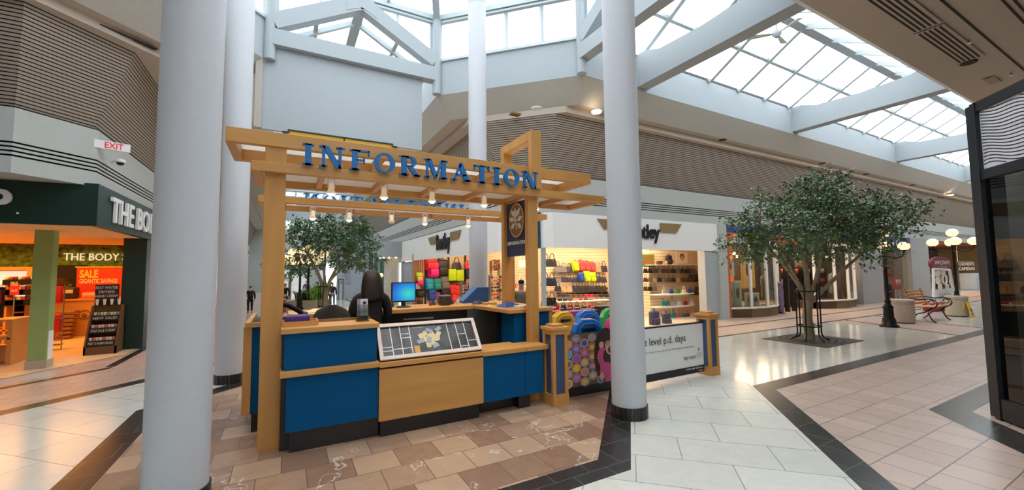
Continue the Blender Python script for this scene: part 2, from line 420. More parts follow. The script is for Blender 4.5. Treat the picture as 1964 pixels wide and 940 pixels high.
# clerestory on chamfers and above the gables
for i in range(8):
    a, b = VO[i], VO[(i+1)%8]; out = ((a+b)/2-Vector((O.x,O.y,0))).normalized()
    g = MB(); br = MB(); off = out*.04
    if i % 2 == 1 - 1:  # corridor-to-corridor order: even = chamfer
        ch = True
    ch = abs(abs((b-a).x)-abs((b-a).y)) < .2*(b-a).length
    if ch:
        g.face([a+off+Z_*6.7,b+off+Z_*6.7,b+off+Z_*7.75,a+off+Z_*7.75])
        for t in (.02,.26,.5,.74,.98): p = a.lerp(b,t)+off; br.box(p.x-.035,p.x+.035,p.y-.035,p.y+.035,6.68,7.74)
    else:
        m_ = (a+b)/2
        g.face([a+off+Z_*6.45,b+off+Z_*6.45,b+off+Z_*7.75,a+off+Z_*7.75][::1]) if False else None
        g.face([a+off+Z_*6.55,m_+off+Z_*7.5,m_+off+Z_*7.75,a+off+Z_*7.75]); g.face([m_+off+Z_*7.5,b+off+Z_*6.55,b+off+Z_*7.75,m_+off+Z_*7.75])
        for t in (.04,.27,.73,.96):
            p = a.lerp(b,t)+off; zb = 6.6+.95*(1-abs(t-.5)*2); br.box(p.x-.03,p.x+.03,p.y-.03,p.y+.03,zb,7.74)
    window(g, br)
for i in (1,3,5,7):
    a, b = VO[i], VO[(i+1)%8]
    m_ = (a+b)/2; nin = (Vector((O.x,O.y,0))-m_).normalized()*.02
    mb = MB(); beam(mb, a+nin+Z_*6.5, b+nin+Z_*6.5, .26, .33)
    beam(mb, a+nin+Z_*6.80, m_+nin+Z_*7.78, .24, .32); beam(mb, b+nin+Z_*6.80, m_+nin+Z_*7.78, .24, .32)
    tq = (b-a).normalized(); mb.prism([m_+nin*1.2-nin.normalized()*.125+tq*u+Z_*z for u,z in ((-.34,7.30),(0,7.46),(.34,7.30),(.30,7.62),(0,7.84),(-.30,7.62))], nin.normalized()*.25)
    trim(mb, white)
# corridor skylights
def skylight(start, step, n, axis, sgn, crossbeams):
    """axis 'x' or 'y'; runs outwards from the octagon"""
    ridge, curb, half = 7.7, 6.68, b_
    c0 = O.y if axis == 'x' else O.x
    base = (O.x if axis == 'x' else O.y)+sgn*a_
    def P(s, t, z):
        return Vector((s, c0+t, z)) if axis == 'x' else Vector((c0+t, s, z))
    end = start+sgn*step*n
    for side in (1,-1):
        g = MB(); br = MB()
        g.face([P(base,side*half,curb+.03),P(end,side*half,curb+.03),P(end,0,ridge+.03),P(base,0,ridge+.03)])
        for i in range(n+1):
            s = start+sgn*step*i
            if i % 1 == 0: beam(br, P(s,side*half,curb+.02), P(s,0,ridge), .10, .10)
        for t in (.5,): beam(br, P(base,side*half*(1-t),curb+(ridge-curb)*t+.02), P(end,side*half*(1-t),curb+(ridge-curb)*t+.02), .09, .08)
        beam(br, P(base,side*(half+.02),curb+.06), P(end,side*(half+.02),curb+.06), .06, .06, 1)
        window(g, br)
    mb = MB(); beam(mb, P(base,0,ridge+.06), P(end,0,ridge+.06), .22, .2); trim(mb, white)
    for s in crossbeams:
        mb = MB(); w = .17
        prof = [(-half,5.93),(half,5.93),(half,6.72),(half-.3,6.70),(half-.7,6.55),(0,6.5),(-half+.7,6.55),(-half+.3,6.70),(-half,6.72)]
        pts = [P(s-w,t,z) for t,z in prof]; d = P(s+w,0,0)-P(s-w,0,0); mb.prism(pts, d); trim(mb, white)
    g = MB(); g.prism([P(end,-half,5.4),P(end,half,5.4),P(end,half,6.7),P(end,0,7.8),P(end,-half,6.7)], P(end+sgn*.1,0,0)-P(end,0,0)); 
    struct(g.build('wall_%s_corridor_end' % {('x',1):'east',('x',-1):'west',('y',1):'north',('y',-1):'south'}[(axis,sgn)], [white]))
skylight(6.05, 1.31, 40, 'x', 1, (7.45,14.3,22.2,30.6,39.4))
skylight(10.2, 1.31, 34, 'y', 1, (16.4,24.5,33))
skylight(-4.0, 1.31, 4, 'x', -1, ())
mb = MB(); mb.box(-24,-4.3,3.0,7.2,6.6,6.7); struct(mb.build('ceiling',[white]))  # unseen opaque roof added to cut skylight falling on the left side
skylight(.3, 1.31, 16, 'y', -1, (-6,))
# white drop panel under the north tie beam, and a second one far along the corridor
mb = MB(); mb.box(-.52,2.76,9.38,9.46,4.45,6.2); trim(mb, white)
mb = MB(); mb.box(-.62,-.5,9.3,9.5,4.45,6.0); trim(mb, bulk)
mb = MB(); mb.box(-.42,3.13,24,24.1,4.3,5.6); trim(mb, white)
# end closures of the corridors
mb = MB(); mb.box(-24.2,-24,2,8.2,0,5.4); struct(mb.build('wall_west', [offwhite]))
mb = MB(); mb.box(-2.3,4.9,-24.2,-24,0,5.4); struct(mb.build('wall_south', [offwhite]))
mb = MB(); mb.box(60,60.2,1.4,8.1,0,5.4); struct(mb.build('wall_east', [offwhite]))
mb = MB(); mb.box(-2.75,4.65,60,60.2,0,5.4); struct(mb.build('wall_north', [gwhite]))
# plain lower walls out of view: south-west, west part, south-east
mb = MB(); sweep(FAC['south_west'], [(0,0),(0,2.97)], [0], mb); struct(mb.build('wall_south_west', [offwhite]))
mb = MB(); mb.box(-24,-9.0,8.17,8.3,0,2.97); struct(mb.build('wall_west_shops', [offwhite]))
mb = MB(); sweep(FAC['south_east'], [(0,0),(0,3.3)], [0], mb); struct(mb.build('wall_south_east', [offwhite]))

# ------------------------------------------------------------------ COLUMNS
def column(x, y, label, r=.185, mushroom=False):
    t = thing('column', label, 'column', (x,y,0), 0, 'round white columns around the information desk')
    m = MB(); top = 7.0 if mushroom else 7.9
    m.lathe([(r-.004,.1),(r-.004,5.85),(r-.004,top)], (x,y), 40)
    if mushroom: m.lathe([(r-.004,7.0),(r+.02,7.1),(r-.02,7.3),(r-.07,7.45),(r+.05,7.84)], (x,y), 24)
    m.build('shaft', [colm], t)
    m = MB(); n = 26
    m.lathe([(r+.001,0),(r+.001,.13)], (x,y), n*2, 1)
    for k in range(n):
        a0 = 2*math.pi*(k+.06)/n; a1 = 2*math.pi*(k+.94)/n
        rr = r+.008; pts = [(x+rr*math.cos(a),y+rr*math.sin(a)) for a in (a0,(a0+a1)/2,a1)]
        pi = [(x+(r-.005)*math.cos(a),y+(r-.005)*math.sin(a)) for a in (a1,a0)]
        m.prism([(p[0],p[1],.003) for p in pts+pi], (0,0,.128))
    m.build('tiled_base', [blacktile, mat('base_grout',(150,148,144),.8)], t)
dA = ray(354,525)*2.82; dB = ray(446,525)*6.0
column(dA.x, dA.y, 'nearest and widest white round column, left of the information desk, its foot out of the frame')
column(dB.x, dB.y, 'white round column close behind the wooden pergola, at its left end')
column(3.24, 3.31, 'white round column in front of the banner barrier, with a black tiled foot')
column(3.318, 7.386, 'white round column standing beyond the desk in front of the bag shop', mushroom=True)

# ------------------------------------------------------------------ SERIF LETTERS
WX = 1.2
def serif(mb, ch, o, right, up, h, depth, m=0):
    """slab serif capitals built from strokes; returns advance width"""
    o = Vector(o); right = Vector(right); up = Vector(up); nr = right.cross(up)
    def P(x, y): return o+right*(x*h*WX)+up*(y*h)
    def poly(pts): mb.prism([P(*p) for p in pts], nr*depth, m)
    def rect(x0,x1,y0,y1): poly([(x0,y0),(x1,y0),(x1,y1),(x0,y1)])
    st, sf, th = .22, .08, .09
    def stem(x, lo=True, hi=True, w=st, ov=.09):
        rect(x, x+w, 0, 1)
        if lo: rect(x-ov, x+w+ov, 0, sf)
        if hi: rect(x-ov, x+w+ov, 1-sf, 1)
    def ring(cx, cy, rx, ry, tx, ty, a0=0, a1=360):
        n = 28; full = a1-a0 >= 360
        for k in range(n):
            t0 = math.radians(a0+(a1-a0)*k/n); t1 = math.radians(a0+(a1-a0)*(k+1)/n)
            poly([(cx+(rx-tx)*math.cos(t0),cy+(ry-ty)*math.sin(t0)),(cx+rx*math.cos(t0),cy+ry*math.sin(t0)),(cx+rx*math.cos(t1),cy+ry*math.sin(t1)),(cx+(rx-tx)*math.cos(t1),cy+(ry-ty)*math.sin(t1))])
    if ch == 'I': stem(.12); return .46
    if ch == 'N':
        stem(.12, hi=False, w=th+.02); rect(.02,.2,1-sf,1); rect(.72,.72+th+.02,0,1); rect(.62,.95,1-sf,1)
        poly([(.12,1),(.36,1),(.83,0),(.60,0)]); return .97
    if ch == 'F':
        stem(.12); rect(.3,.8,1-sf,1); poly([(.72,1),(.8,1),(.8,.72),(.76,.72)]); rect(.3,.6,.46,.55); rect(.56,.61,.36,.65); return .82
    if ch == 'O': ring(.45,.5,.43,.52,.2,.09); return .90
    if ch == 'R':
        stem(.12); rect(.3,.52,1-sf,1); rect(.3,.52,.45,.53); ring(.50,.725,.27,.275,.19,.08,-90,90)
        poly([(.38,.48),(.58,.50),(.86,.06),(.92,0),(.66,0)]); rect(.66,.96,0,sf); return .95
    if ch == 'M':
        rect(.12,.12+th,0,1); rect(.02,.32,0,sf); rect(.02,.3,1-sf,1); poly([(.12,1),(.34,1),(.62,.12),(.50,0)]); poly([(.50,0),(.60,0),(.88,1),(.80,1)])
        rect(.80,1.02,0,1); rect(.72,1.12,0,sf); rect(.8,1.12,1-sf,1); return 1.14
    if ch == 'A':
        poly([(.08,0),(.17,0),(.49,.86),(.44,1)]); poly([(.40,1),(.54,1),(.92,0),(.66,0),(.36,.80)]); rect(.22,.72,.27,.36); rect(-.02,.28,0,sf); rect(.56,1.0,0,sf); return .98
    if ch == 'T':
        rect(.31,.31+st,0,1); rect(.22,.62,0,sf); rect(.02,.82,1-sf,1); poly([(.02,1),(.02,.7),(.06,.7),(.12,.95)]); poly([(.82,1),(.82,.7),(.78,.7),(.72,.95)]); return .84
    return .5
ADV = {'I':.46,'N':.97,'F':.82,'O':.90,'R':.95,'M':1.14,'A':.98,'T':.84}
def sign(parent, word, o, right, x_end, h, depth, m):
    o = Vector(o); total = sum(ADV[c] for c in word)*h*WX; gap = (x_end-total)/(len(word)-1); x = 0
    for c in word:
        mb = MB(); serif(mb, c, o+Vector(right)*x, right, Z_, h, depth); mb.build('letter', [m], parent); x += ADV[c]*h*WX+gap

# ------------------------------------------------------------------ PERGOLA
pg = thing('wooden_pergola', 'maple timber pergola over the information desk with blue INFORMATION letters', 'pergola', (1.6,4.3,0))
def post(x0,x1,y0,y1,z0,z1): m = MB(); m.box(x0,x1,y0,y1,z0,z1); return m.build('post', [maple], pg, bevel=.004)
post(-.19,-.02,4.27,4.39,0,2.72); post(2.59,2.73,4.27,4.35,0,2.50); post(-.19,-.02,6.06,6.2,0,2.5); post(3.25,3.40,6.06,6.2,0,2.5)
post(2.59,2.73,4.90,4.985,0,3.15)
def diffpanel():
    if 'translucent_panel' in MATS: return MATS['translucent_panel']
    m = mat('translucent_panel',(244,242,236),.6,var=.01); nt = m.node_tree; N = nt.nodes; L = nt.links
    tr = N.new('ShaderNodeBsdfTranslucent'); tr.inputs[0].default_value = (.92,.9,.86,1); mx = N.new('ShaderNodeMixShader'); mx.inputs[0].default_value = .6
    L.new(N['Principled BSDF'].outputs[0],mx.inputs[1]); L.new(tr.outputs[0],mx.inputs[2]); L.new(mx.outputs[0],N['Material Output'].inputs[0]); return m
def canopy(name, x0,x1,y0,y1,z0,z1, t=.07, bars=6):
    m = MB(); m.box(x0,x1,y0,y0+t,z0,z1); m.box(x0,x1,y1-t,y1,z0,z1); m.box(x0,x0+t,y0+t,y1-t,z0,z1); m.box(x1-t,x1,y0+t,y1-t,z0,z1)
    fr = m.build(name, [maple_h], pg, bevel=.003)
    for k in range(1,bars+1):
        x = x0+(x1-x0)*k/(bars+1); b = MB(); b.box(x-.025,x+.025,y0+t,y1-t,z0+.012,z1-.015); b.build('cross_bar', [maple_h], fr)
    p = MB(); p.box(x0+t,x1-t,y0+t,y1-t,z1-.014,z1-.004); p.build('top_panel', [diffpanel()], fr)
canopy('lower_canopy', -.29,3.77,4.2,5.0,2.468,2.555)
canopy('rear_canopy', -.33,4.03,5.99,6.74,2.462,2.55)
canopy('upper_canopy', -.49,3.58,4.25,5.0,2.715,2.845, bars=2)
m = MB(); m.box(2.59,2.73,4.165,4.245,2.555,3.28); m.box(2.59,2.73,4.90,4.99,3.15,3.28); m.box(2.59,2.73,4.245,4.90,3.17,3.28); m.build('arch', [maple], pg, bevel=.004)
sign(pg, 'INFORMATION', (.10,4.19,2.553), X_, 2.58, .20, .035, signblue)
sign(pg, 'INFORMATION', (2.75,6.70,2.548), -X_, 2.56, .19, .035, signblue)
m = MB(); m.box(-.02,1.12,5.02,5.05,2.80,3.115,0); m.box(-.02,1.12,5.01,5.06,3.115,3.131,1); m.box(-.07,0,5.01,5.06,3.09,3.105,1); m.box(1.1,1.17,5.01,5.06,3.09,3.105,1); m.box(.55,.565,5.01,5.06,3.085,3.12,1)
m.build('yellow_board', [mat('yellow_board',(226,182,60),.5), black], pg)
# spotlights hanging from the canopies
def spotlight(x, y, zt, lab, on, grp):
    t = thing('hanging_spotlight', lab, 'spotlight', (x,y,zt), 0, grp)
    m = MB(); m.box(x-.035,x-.028,y-.012,y+.012,zt-.09,zt); m.box(x+.028,x+.035,y-.012,y+.012,zt-.09,zt); m.box(x-.035,x+.035,y-.012,y+.012,zt-.008,zt); m.build('yoke',[gwhite],t)
    m = MB(); m.lathe([(.018,zt-.04),(.022,zt-.05),(.024,zt-.085),(.03,zt-.11),(.046,zt-.15),(.044,zt-.15),(.02,zt-.09)], (x,y), 16, cap=True); m.build('shade',[mat('lamp_shade_white',(236,214,180),.4,emit=.35)],t)
    m = MB(); m.ball((x,y,zt-.148),(.034,.034,.026),12); m.build('lamp_face',[bulbm if on else gwhite],t)
    if on:
        d = bpy.data.lights.new('spot','SPOT'); d.energy = 26; d.color = (1,.76,.5); d.spot_size = 1.9; d.spot_blend = .7; d.shadow_soft_size = .04
        o = bpy.data.objects.new('spot_lamp', d); COL.objects.link(o); o.location = (x,y,zt-.16)
rk = MB(); rk.box(.1,2.75,6.0,6.03,2.44,2.46)
tag(rk.build('light_track',[gwhite],None,(1.4,6.01,2.45)), 'thin white lighting track under the rear canopy of the pergola', 'track')
ordn = ['first','second','third','fourth','fifth']
for i,(x) in enumerate((.38,.90,1.43,2.08,2.82)):
    spotlight(x, 4.45, 2.50, 'white bell spotlight under the front canopy, %s from the left' % ordn[i], True, 'spotlights under the front canopy')
for i,(x) in enumerate((.29,.74,1.31,1.80,2.50)):
    spotlight(x*1.012, 6.015, 2.43, 'glowing bell spotlight on the rear canopy, %s from the left' % ordn[i] if i != 2 else 'unlit bell spotlight on the rear canopy, third from the left', i != 2, 'spotlights under the rear canopy')
# hanging vertical sign
t = thing('hanging_sign', 'dark blue hanging sign with gold oval leaf emblem and white INFORMATION', 'sign', (2.66,4.62,1.75))
m = MB(); m.box(2.63,2.69,4.355,4.895,1.75,2.46); m.build('panel',[navy],t,bevel=.002)
m = MB(); c = Vector((2.628,4.61,2.215))
m.prism([c+Y_*(.20*math.cos(a))+Z_*(.235*math.sin(a)) for a in [2*math.pi*k/32 for k in range(32)]], (-.012,0,0), 0)
m.prism([c-X_*.012+Y_*(.185*math.cos(a))+Z_*(.22*math.sin(a)) for a in [2*math.pi*k/32 for k in range(32)]], (-.004,0,0), 1)
m.prism([c-X_*.016+Y_*(.172*math.cos(a))+Z_*(.207*math.sin(a)) for a in [2*math.pi*k/32 for k in range(32)]], (-.003,0,0), 0)
goldm = mat('sign_gold',(128,100,48),.5)
for k,(yy,zz,ang,L) in enumerate(((.0,.05,80,.1),(.03,.06,40,.11),(-.03,.06,130,.1),(.05,.01,10,.11),(-.05,.0,165,.1),(.04,-.05,-25,.09),(-.05,-.06,205,.09),(0,-.02,60,.08))):
    a = math.radians(ang); d = Vector((0,math.cos(a),math.sin(a))); q = Vector((0,-math.sin(a),math.cos(a))); p = c-X_*.02+Y_*yy+Z_*zz
    L *= 1.25; m.face([p-d*.03, p+d*L*.4+q*.038, p+d*L, p+d*L*.4-q*.038], 2)
m.tube([c-X_*.021+Y_*.0-Z_*.02, c-X_*.021+Y_*-.03-Z_*.13], .007, 5, 2)
m.build('leaf_emblem',[goldm, mat('sign_cream',(220,206,170),.5), mat('leaf_white',(222,220,206),.5)],t)
m = MB(); sign_o = Vector((2.628,4.875,1.90)); x = 0
wtot = sum(ADV[q] for q in 'INFORMATION')
for q in 'INFORMATION':
    serif(m, q, sign_o-Y_*x, -Y_, Z_, .045, .004); x += ADV[q]*.040*1.33
m.build('lettering',[gwhite],t)

# ------------------------------------------------------------------ INFORMATION DESK UNITS
# left high counter
t = thing('reception_counter', 'high blue counter unit with maple top and shelf, at the left front of the desk', 'counter', (.38,4.25,0))
m = MB(); m.box(-.03,.79,4.05,4.47,1.03,1.075); m.build('counter_top',[maple_h],t,bevel=.003)
m = MB(); m.box(-.03,.79,4.02,4.45,.665,.71); m.build('shelf',[maple_h],t,bevel=.003)
m = MB(); m.box(.0,.77,4.09,4.13,.71,1.03); m.build('upper_panel',[blue],t)
m = MB(); m.box(.02,.785,4.07,4.11,.19,.665); m.build('lower_panel',[blue],t)
m = MB(); m.box(-.02,.785,4.135,4.43,.19,1.03); m.build('carcass',[black],t)
m = MB(); m.box(.055,.80,4.12,4.4,0,.19); m.box(-.02,.055,4.2,4.4,0,.19)
for k in range(1,5): m.box(.055+k*.15-.001,.055+k*.15+.001,4.118,4.12,0,.19,1)
m.build('plinth',[blacktile,black],t)
t = thing('display_cabinet', 'maple fronted cabinet under the mall map, in the middle of the desk', 'cabinet', (1.33,4.25,0))
m = MB(); m.box(.79,1.868,4.02,4.45,.655,.70); m.build('counter_top',[maple_h],t,bevel=.003)
m = MB(); m.box(.79,1.868,4.04,4.08,.155,.635); m.build('front_panel',[maple_h],t,bevel=.002)
m = MB(); m.box(.80,1.86,4.08,4.43,.155,.655); m.build('carcass',[black],t)
m = MB(); m.box(.81,1.83,4.075,4.4,0,.155)
for k in range(1,4): m.box(.81+k*.26-.001,.81+k*.26+.001,4.073,4.075,0,.155,1)
m.build('plinth',[blacktile,black],t)
t = thing('low_counter', 'low blue counter unit with maple top at the right end of the desk', 'counter', (2.28,4.25,0))
m = MB(); m.box(1.87,2.408,4.04,4.46,.64,.69); m.box(2.412,2.71,4.04,4.36,.64,.69); m.build('counter_top',[maple_h],t,bevel=.003)
m = MB(); m.box(1.87,2.405,4.075,4.1,.145,.64); m.box(2.41,2.65,4.075,4.1,.145,.64); m.build('front_panel',[blue],t)
m = MB(); m.box(1.88,2.5,4.1,4.44,.145,.64); m.build('carcass',[black],t)
m = MB(); m.box(2.33,2.48,4.10,4.25,0,.145); m.box(1.9,2.33,4.2,4.4,0,.145); m.build('plinth',[blacktile],t)
t = thing('side_counter', 'tall blue side counter with maple top at the right of the desk', 'counter', (2.75,5.0,0))
m = MB(); m.prism([(2.38,4.40,1.035),(3.04,4.42,1.035),(3.04,5.98,1.035),(2.27,5.98,1.035)],(0,0,.045)); m.build('counter_top',[maple_h],t,bevel=.003)
m = MB(); m.box(2.49,3.0,4.47,4.82,.69,1.035); m.box(2.49,3.0,4.47,4.82,.15,.69); m.build('front_panel',[blue],t)
m = MB(); m.box(3.0,3.05,4.45,4.6,0,1.035); m.build('corner_post',[maple],t)
m = MB(); m.box(2.42,2.98,4.83,5.95,0,1.03); m.build('carcass',[black],t)
m = MB(); m.box(2.5,2.98,4.5,4.8,0,.15); m.build('plinth',[blacktile],t)
t = thing('back_counter', 'long maple topped back counter with black fronts where the woman stands', 'counter', (1.1,5.65,0))
m = MB(); m.prism([(.03,5.45,1.03),(.18,5.30,1.03),(2.30,5.30,1.03),(2.26,5.98,1.03),(.03,5.98,1.03)],(0,0,.05)); m.build('counter_top',[maple_h],t,bevel=.003)
m = MB(); m.box(.18,2.25,5.40,5.95,0,1.03); m.build('carcass',[black],t)
m = MB(); m.box(1.35,1.75,5.37,5.41,.93,.95,0); m.box(1.85,2.2,5.37,5.41,.88,.9,0); m.build('drawer_rail',[steel],t)
t = thing('left_counter', 'left side counter with a maple edge around a glass top', 'counter', (-.2,5.2,0))
m = MB(); m.box(-.34,.02,4.75,4.79,1.03,1.075); m.box(-.34,-.30,4.79,5.98,1.03,1.075); m.box(-.02,.02,4.79,5.55,1.03,1.075); m.build('top_frame',[maple_h],t)
m = MB(); m.box(-.30,-.02,4.79,5.54,1.055,1.065); m.build('glass_top',[shopglass],t)
m = MB(); m.box(-.35,-.28,4.78,4.9,.19,1.03); m.build('end_post',[maple],t)
m = MB(); m.box(-.28,.0,4.80,4.84,.19,1.03); m.box(-.33,-.29,4.9,5.95,.19,1.03); m.build('side_panel',[blue],t)
m = MB(); m.box(-.27,-.02,4.84,5.95,0,.95); m.build('carcass',[black],t)

# mall map board
ml, mr = .80, 1.86; B0 = Vector((ml,4.06,.71)); TL = Vector((ml,4.31,1.02)); U_ = (TL-B0).normalized(); Lh = (TL-B0).length; Nn = X_.cross(U_)
t = thing('map_board', 'slanted mall map in a white frame on the cabinet top', 'map', (1.33,4.2,.70))
m = MB(); Wd = mr-ml
def Q(x, y, z=0): return B0+X_*x+U_*y+Nn*z
m.prism([Q(0,0,-.03),Q(Wd,0,-.03),Q(Wd,Lh,-.03),Q(0,Lh,-.03)], Nn*.03); m.build('backing',[black],t)
m = MB(); fw = .035
for x0,x1,y0,y1 in ((0,Wd,0,fw),(0,Wd,Lh-fw,Lh),(0,fw,fw,Lh-fw),(Wd-fw,Wd,fw,Lh-fw)): m.prism([Q(x0,y0),Q(x1,y0),Q(x1,y1),Q(x0,y1)], Nn*.022)
m.build('frame',[mat('frame_white',(232,216,206),.5)],t,bevel=.003)
for xq in (ml+.01,mr-.03): m = MB(); m.prism([(xq,4.09,.70),(xq,4.34,.70),(xq,4.33,.99)],(.02,0,0)); m.build('side_cheek',[mat('grey_cheek',(120,116,114),.6)],t)
m = MB()
def R(x0,x1,y0,y1,k,z=.002): m.face([Q(x0,y0,z),Q(x1,y0,z),Q(x1,y1,z),Q(x0,y1,z)],k)
R(fw,Wd-fw,fw,Lh-fw,0,.001)
ih = Lh-2*fw
for x in (.13,.225,.32,.73,.83,.925): R(x,x+.008,fw,Lh-fw,1)
for (x0,x1,f) in ((fw,.13,.30),(fw,.13,.18),(.23,.32,.72),(.23,.32,.58),(.13,.32,.22),(.83,.93,.55),(.83,.93,.1),(.93,Wd-fw,.28)): R(x0,x1,fw+ih*f,fw+ih*f+.007,1)
for cx0,cx1 in ((fw+.012,.12),(.142,.215),(.238,.31),(.745,.82),(.845,.915),(.94,Wd-fw-.01)):
    for r in range(15):
        if random.random() < .8: y = Lh-fw-.03-r*ih/17; R(cx0,cx0+(cx1-cx0)*random.uniform(.5,1),y,y+.0035,4,.003)
cc = (.53,fw+ih*.5)
for a in range(12):
    an = a*.55; rr = .055+.03*math.sin(a*1.7); px_, py_ = cc[0]+rr*1.3*math.cos(an), cc[1]+rr*math.sin(an); w = .03
    ca, sa = math.cos(a), math.sin(a)
    m.face([Q(px_+w*(ca*dx-sa*dy),py_+w*(sa*dx+ca*dy),.003+.0002*a) for dx,dy in ((-1,-.8),(1,-.8),(1,.8),(-1,.8))],2)
for (dx,dy,an) in ((-.11,-.03,.2),(.0,.09,-.5),(.10,.10,.6),(.04,-.09,.3),(-.02,-.02,1.1)):
    ca, sa = math.cos(an), math.sin(an)
    m.face([Q(cc[0]+dx+ca*u*.035-sa*v*.022,cc[1]+dy+sa*u*.035+ca*v*.022,.0065) for u,v in ((-1,-1),(1,-1),(1,1),(-1,1))],3)
R(.345,.40,fw+.01,fw+.09,5,.005)
m.text('you are here', Q(.37,Lh-fw-.03), X_, U_, .014, 1, depth=0)
m.build('map_print',[mat('map_dark',(44,38,36),.25,coat=.3),gwhite,mat('map_cream',(222,206,160),.5),mat('map_grey',(160,170,186),.5),mat('map_text',(128,116,108),.6),mat('map_yellow',(216,168,70),.5)],t)

# ------------------------------------------------------------------ THINGS ON THE DESK
def boxthing(name, label, cat, x0,x1,y0,y1,z0,z1, mt, r=.004, grp=None):
    m = MB(); m.rbox(((x0+x1)/2,(y0+y1)/2,(z0+z1)/2),(x1-x0,y1-y0,z1-z0),r)
    return tag(m.build(name,[mt],None,((x0+x1)/2,(y0+y1)/2,z0)), label, cat, grp)
# leaflet holder
t = thing('leaflet_holder', 'clear stand with a pale portrait leaflet on the high counter', 'leaflet holder', (.70,4.3,1.075))
m = MB(); m.box(.615,.725,4.26,4.262,1.078,1.24); m.box(.61,.73,4.25,4.34,1.075,1.081); m.face([(.61,4.31,1.08),(.73,4.31,1.08),(.73,4.27,1.2),(.61,4.27,1.2)]); m.build('acrylic_stand',[glass('acrylic',(225,232,232))],t)
m = MB()
def lf(x,z,y=4.285): return Vector((.62+x,y+z*.03,1.083+z))
m.prism([lf(0,0),lf(.1,0),lf(.1,.21),lf(0,.21)],(0,.003,0),0)
m.face([lf(0,0,4.283),lf(.1,0,4.283),lf(.1,.045,4.283),lf(0,.045,4.283)],1)
m.face([lf(.0,.045,4.283),lf(.03,.045,4.283),lf(.03,.21,4.283),lf(0,.21,4.283)],3)
m.disc(lf(.068,.15,4.282),.016,.02,X_,Z_,2); m.disc(lf(.068,.172,4.281),.018,.014,X_,Z_,1)
m.face([lf(.05,.06,4.282),lf(.088,.06,4.282),lf(.08,.13,4.282),lf(.058,.13,4.282)],2)
m.build('leaflet',[mat('leaflet_grey',(236,232,238),.5),mat('leaflet_black',(40,38,42),.5),mat('leaflet_skin',(214,196,190),.5),mat('leaflet_mauve',(170,150,168),.5)],t)
t = thing('wooden_tray', 'shallow maple tray left on the high counter beside the post', 'tray', (.12,4.3,1.075))
m = MB(); m.box(-.02,.27,4.18,4.19,1.075,1.12); m.box(-.02,.27,4.42,4.43,1.075,1.12); m.box(.26,.27,4.19,4.42,1.075,1.12); m.box(-.02,-.01,4.19,4.42,1.075,1.12); m.box(-.01,.26,4.19,4.42,1.075,1.082); m.build('tray_body',[maple_h],t)
boxthing('leaflet_box','flat purple box lying in the maple tray','box',-.0,.2,4.2,4.4,1.083,1.165,mat('purple_card',(70,30,110),.5))
t = thing('glass_riser', 'low glass edged strip along the back of the high counter', 'glass strip', (.5,4.44,1.075))
m = MB(); m.box(.28,.77,4.43,4.435,1.075,1.105); m.build('glass_pane',[shopglass],t); m = MB(); m.box(.28,.77,4.44,4.455,1.075,1.10); m.build('edge_strip',[maple_h],t)
t = thing('desk_telephone', 'black desk telephone with its round handset tipped up, left behind the post', 'telephone', (.12,4.72,1.06))
m = MB(); m.rbox((.06,4.85,1.09),(.24,.2,.05),.015); m.build('phone_base',[black],t)
m = MB(); m.tube([(-.03,4.75,1.245),(.03,4.78,1.225),(.12,4.82,1.165),(.17,4.84,1.12)],[.03,.025,.024,.03],10); m.ball((-.035,4.75,1.24),(.045,.04,.03),12); m.ball((.17,4.84,1.125),(.045,.04,.03),12); m.build('handset',[blkmetal],t)
m = MB(); m.tube([(.2,4.8,1.1),(.28,4.75,1.02),(.25,4.7,.98)],.006,6); m.build('cord',[blkmetal],t)
# office chair
cxx = aY(637,600,4.8).x; ctop = aY(637,585,4.8).z
t = thing('office_chair', 'dark office chair with rounded back behind the high counter', 'chair', (cxx,4.80,0))
m = MB(); rows = []
for i in range(9):
    z = .78+(ctop-.78)*i/8; w = .205*max(.02,1-(max(0,(i-2)/6.05))**3.2)**.45; w = max(w,.03)
    rows.append([(cxx+w*math.sin(math.radians(k)), 4.74+.05*(1-math.cos(math.radians(k)))+.02, z) for k in range(-90,91,15)] + [(cxx+w*math.sin(math.radians(k)), 4.82+.05*(1-math.cos(math.radians(k)))-.0, z) for k in range(90,-91,-15)])
m.grid(rows,0,True,True); m.face(rows[0][::-1]); m.face(rows[-1]); m.build('backrest',[mat('chair_fabric',(58,52,50),.9,bump=.3,scale=80)],t)
m = MB(); m.rbox((cxx,4.98,.52),(.44,.40,.08),.04,seg=4); m.build('seat',[mat('chair_fabric',(58,52,50),.9)],t)
m = MB(); m.tube([(cxx,4.8,.52),(cxx,4.78,.8)],.02); m.tube([(cxx,4.98,.1),(cxx,4.98,.48)],.03); m.build('stem',[blkmetal],t)
for k in range(5):
    a = 2*math.pi*k/5+.3; m = MB(); m.tube([(cxx,4.98,.11),(cxx+.27*math.cos(a),4.98+.27*math.sin(a)*.8,.07)],.018); m.ball((cxx+.27*math.cos(a),4.98+.27*math.sin(a)*.8,.03),.03,8); m.build('leg',[blkmetal],t)
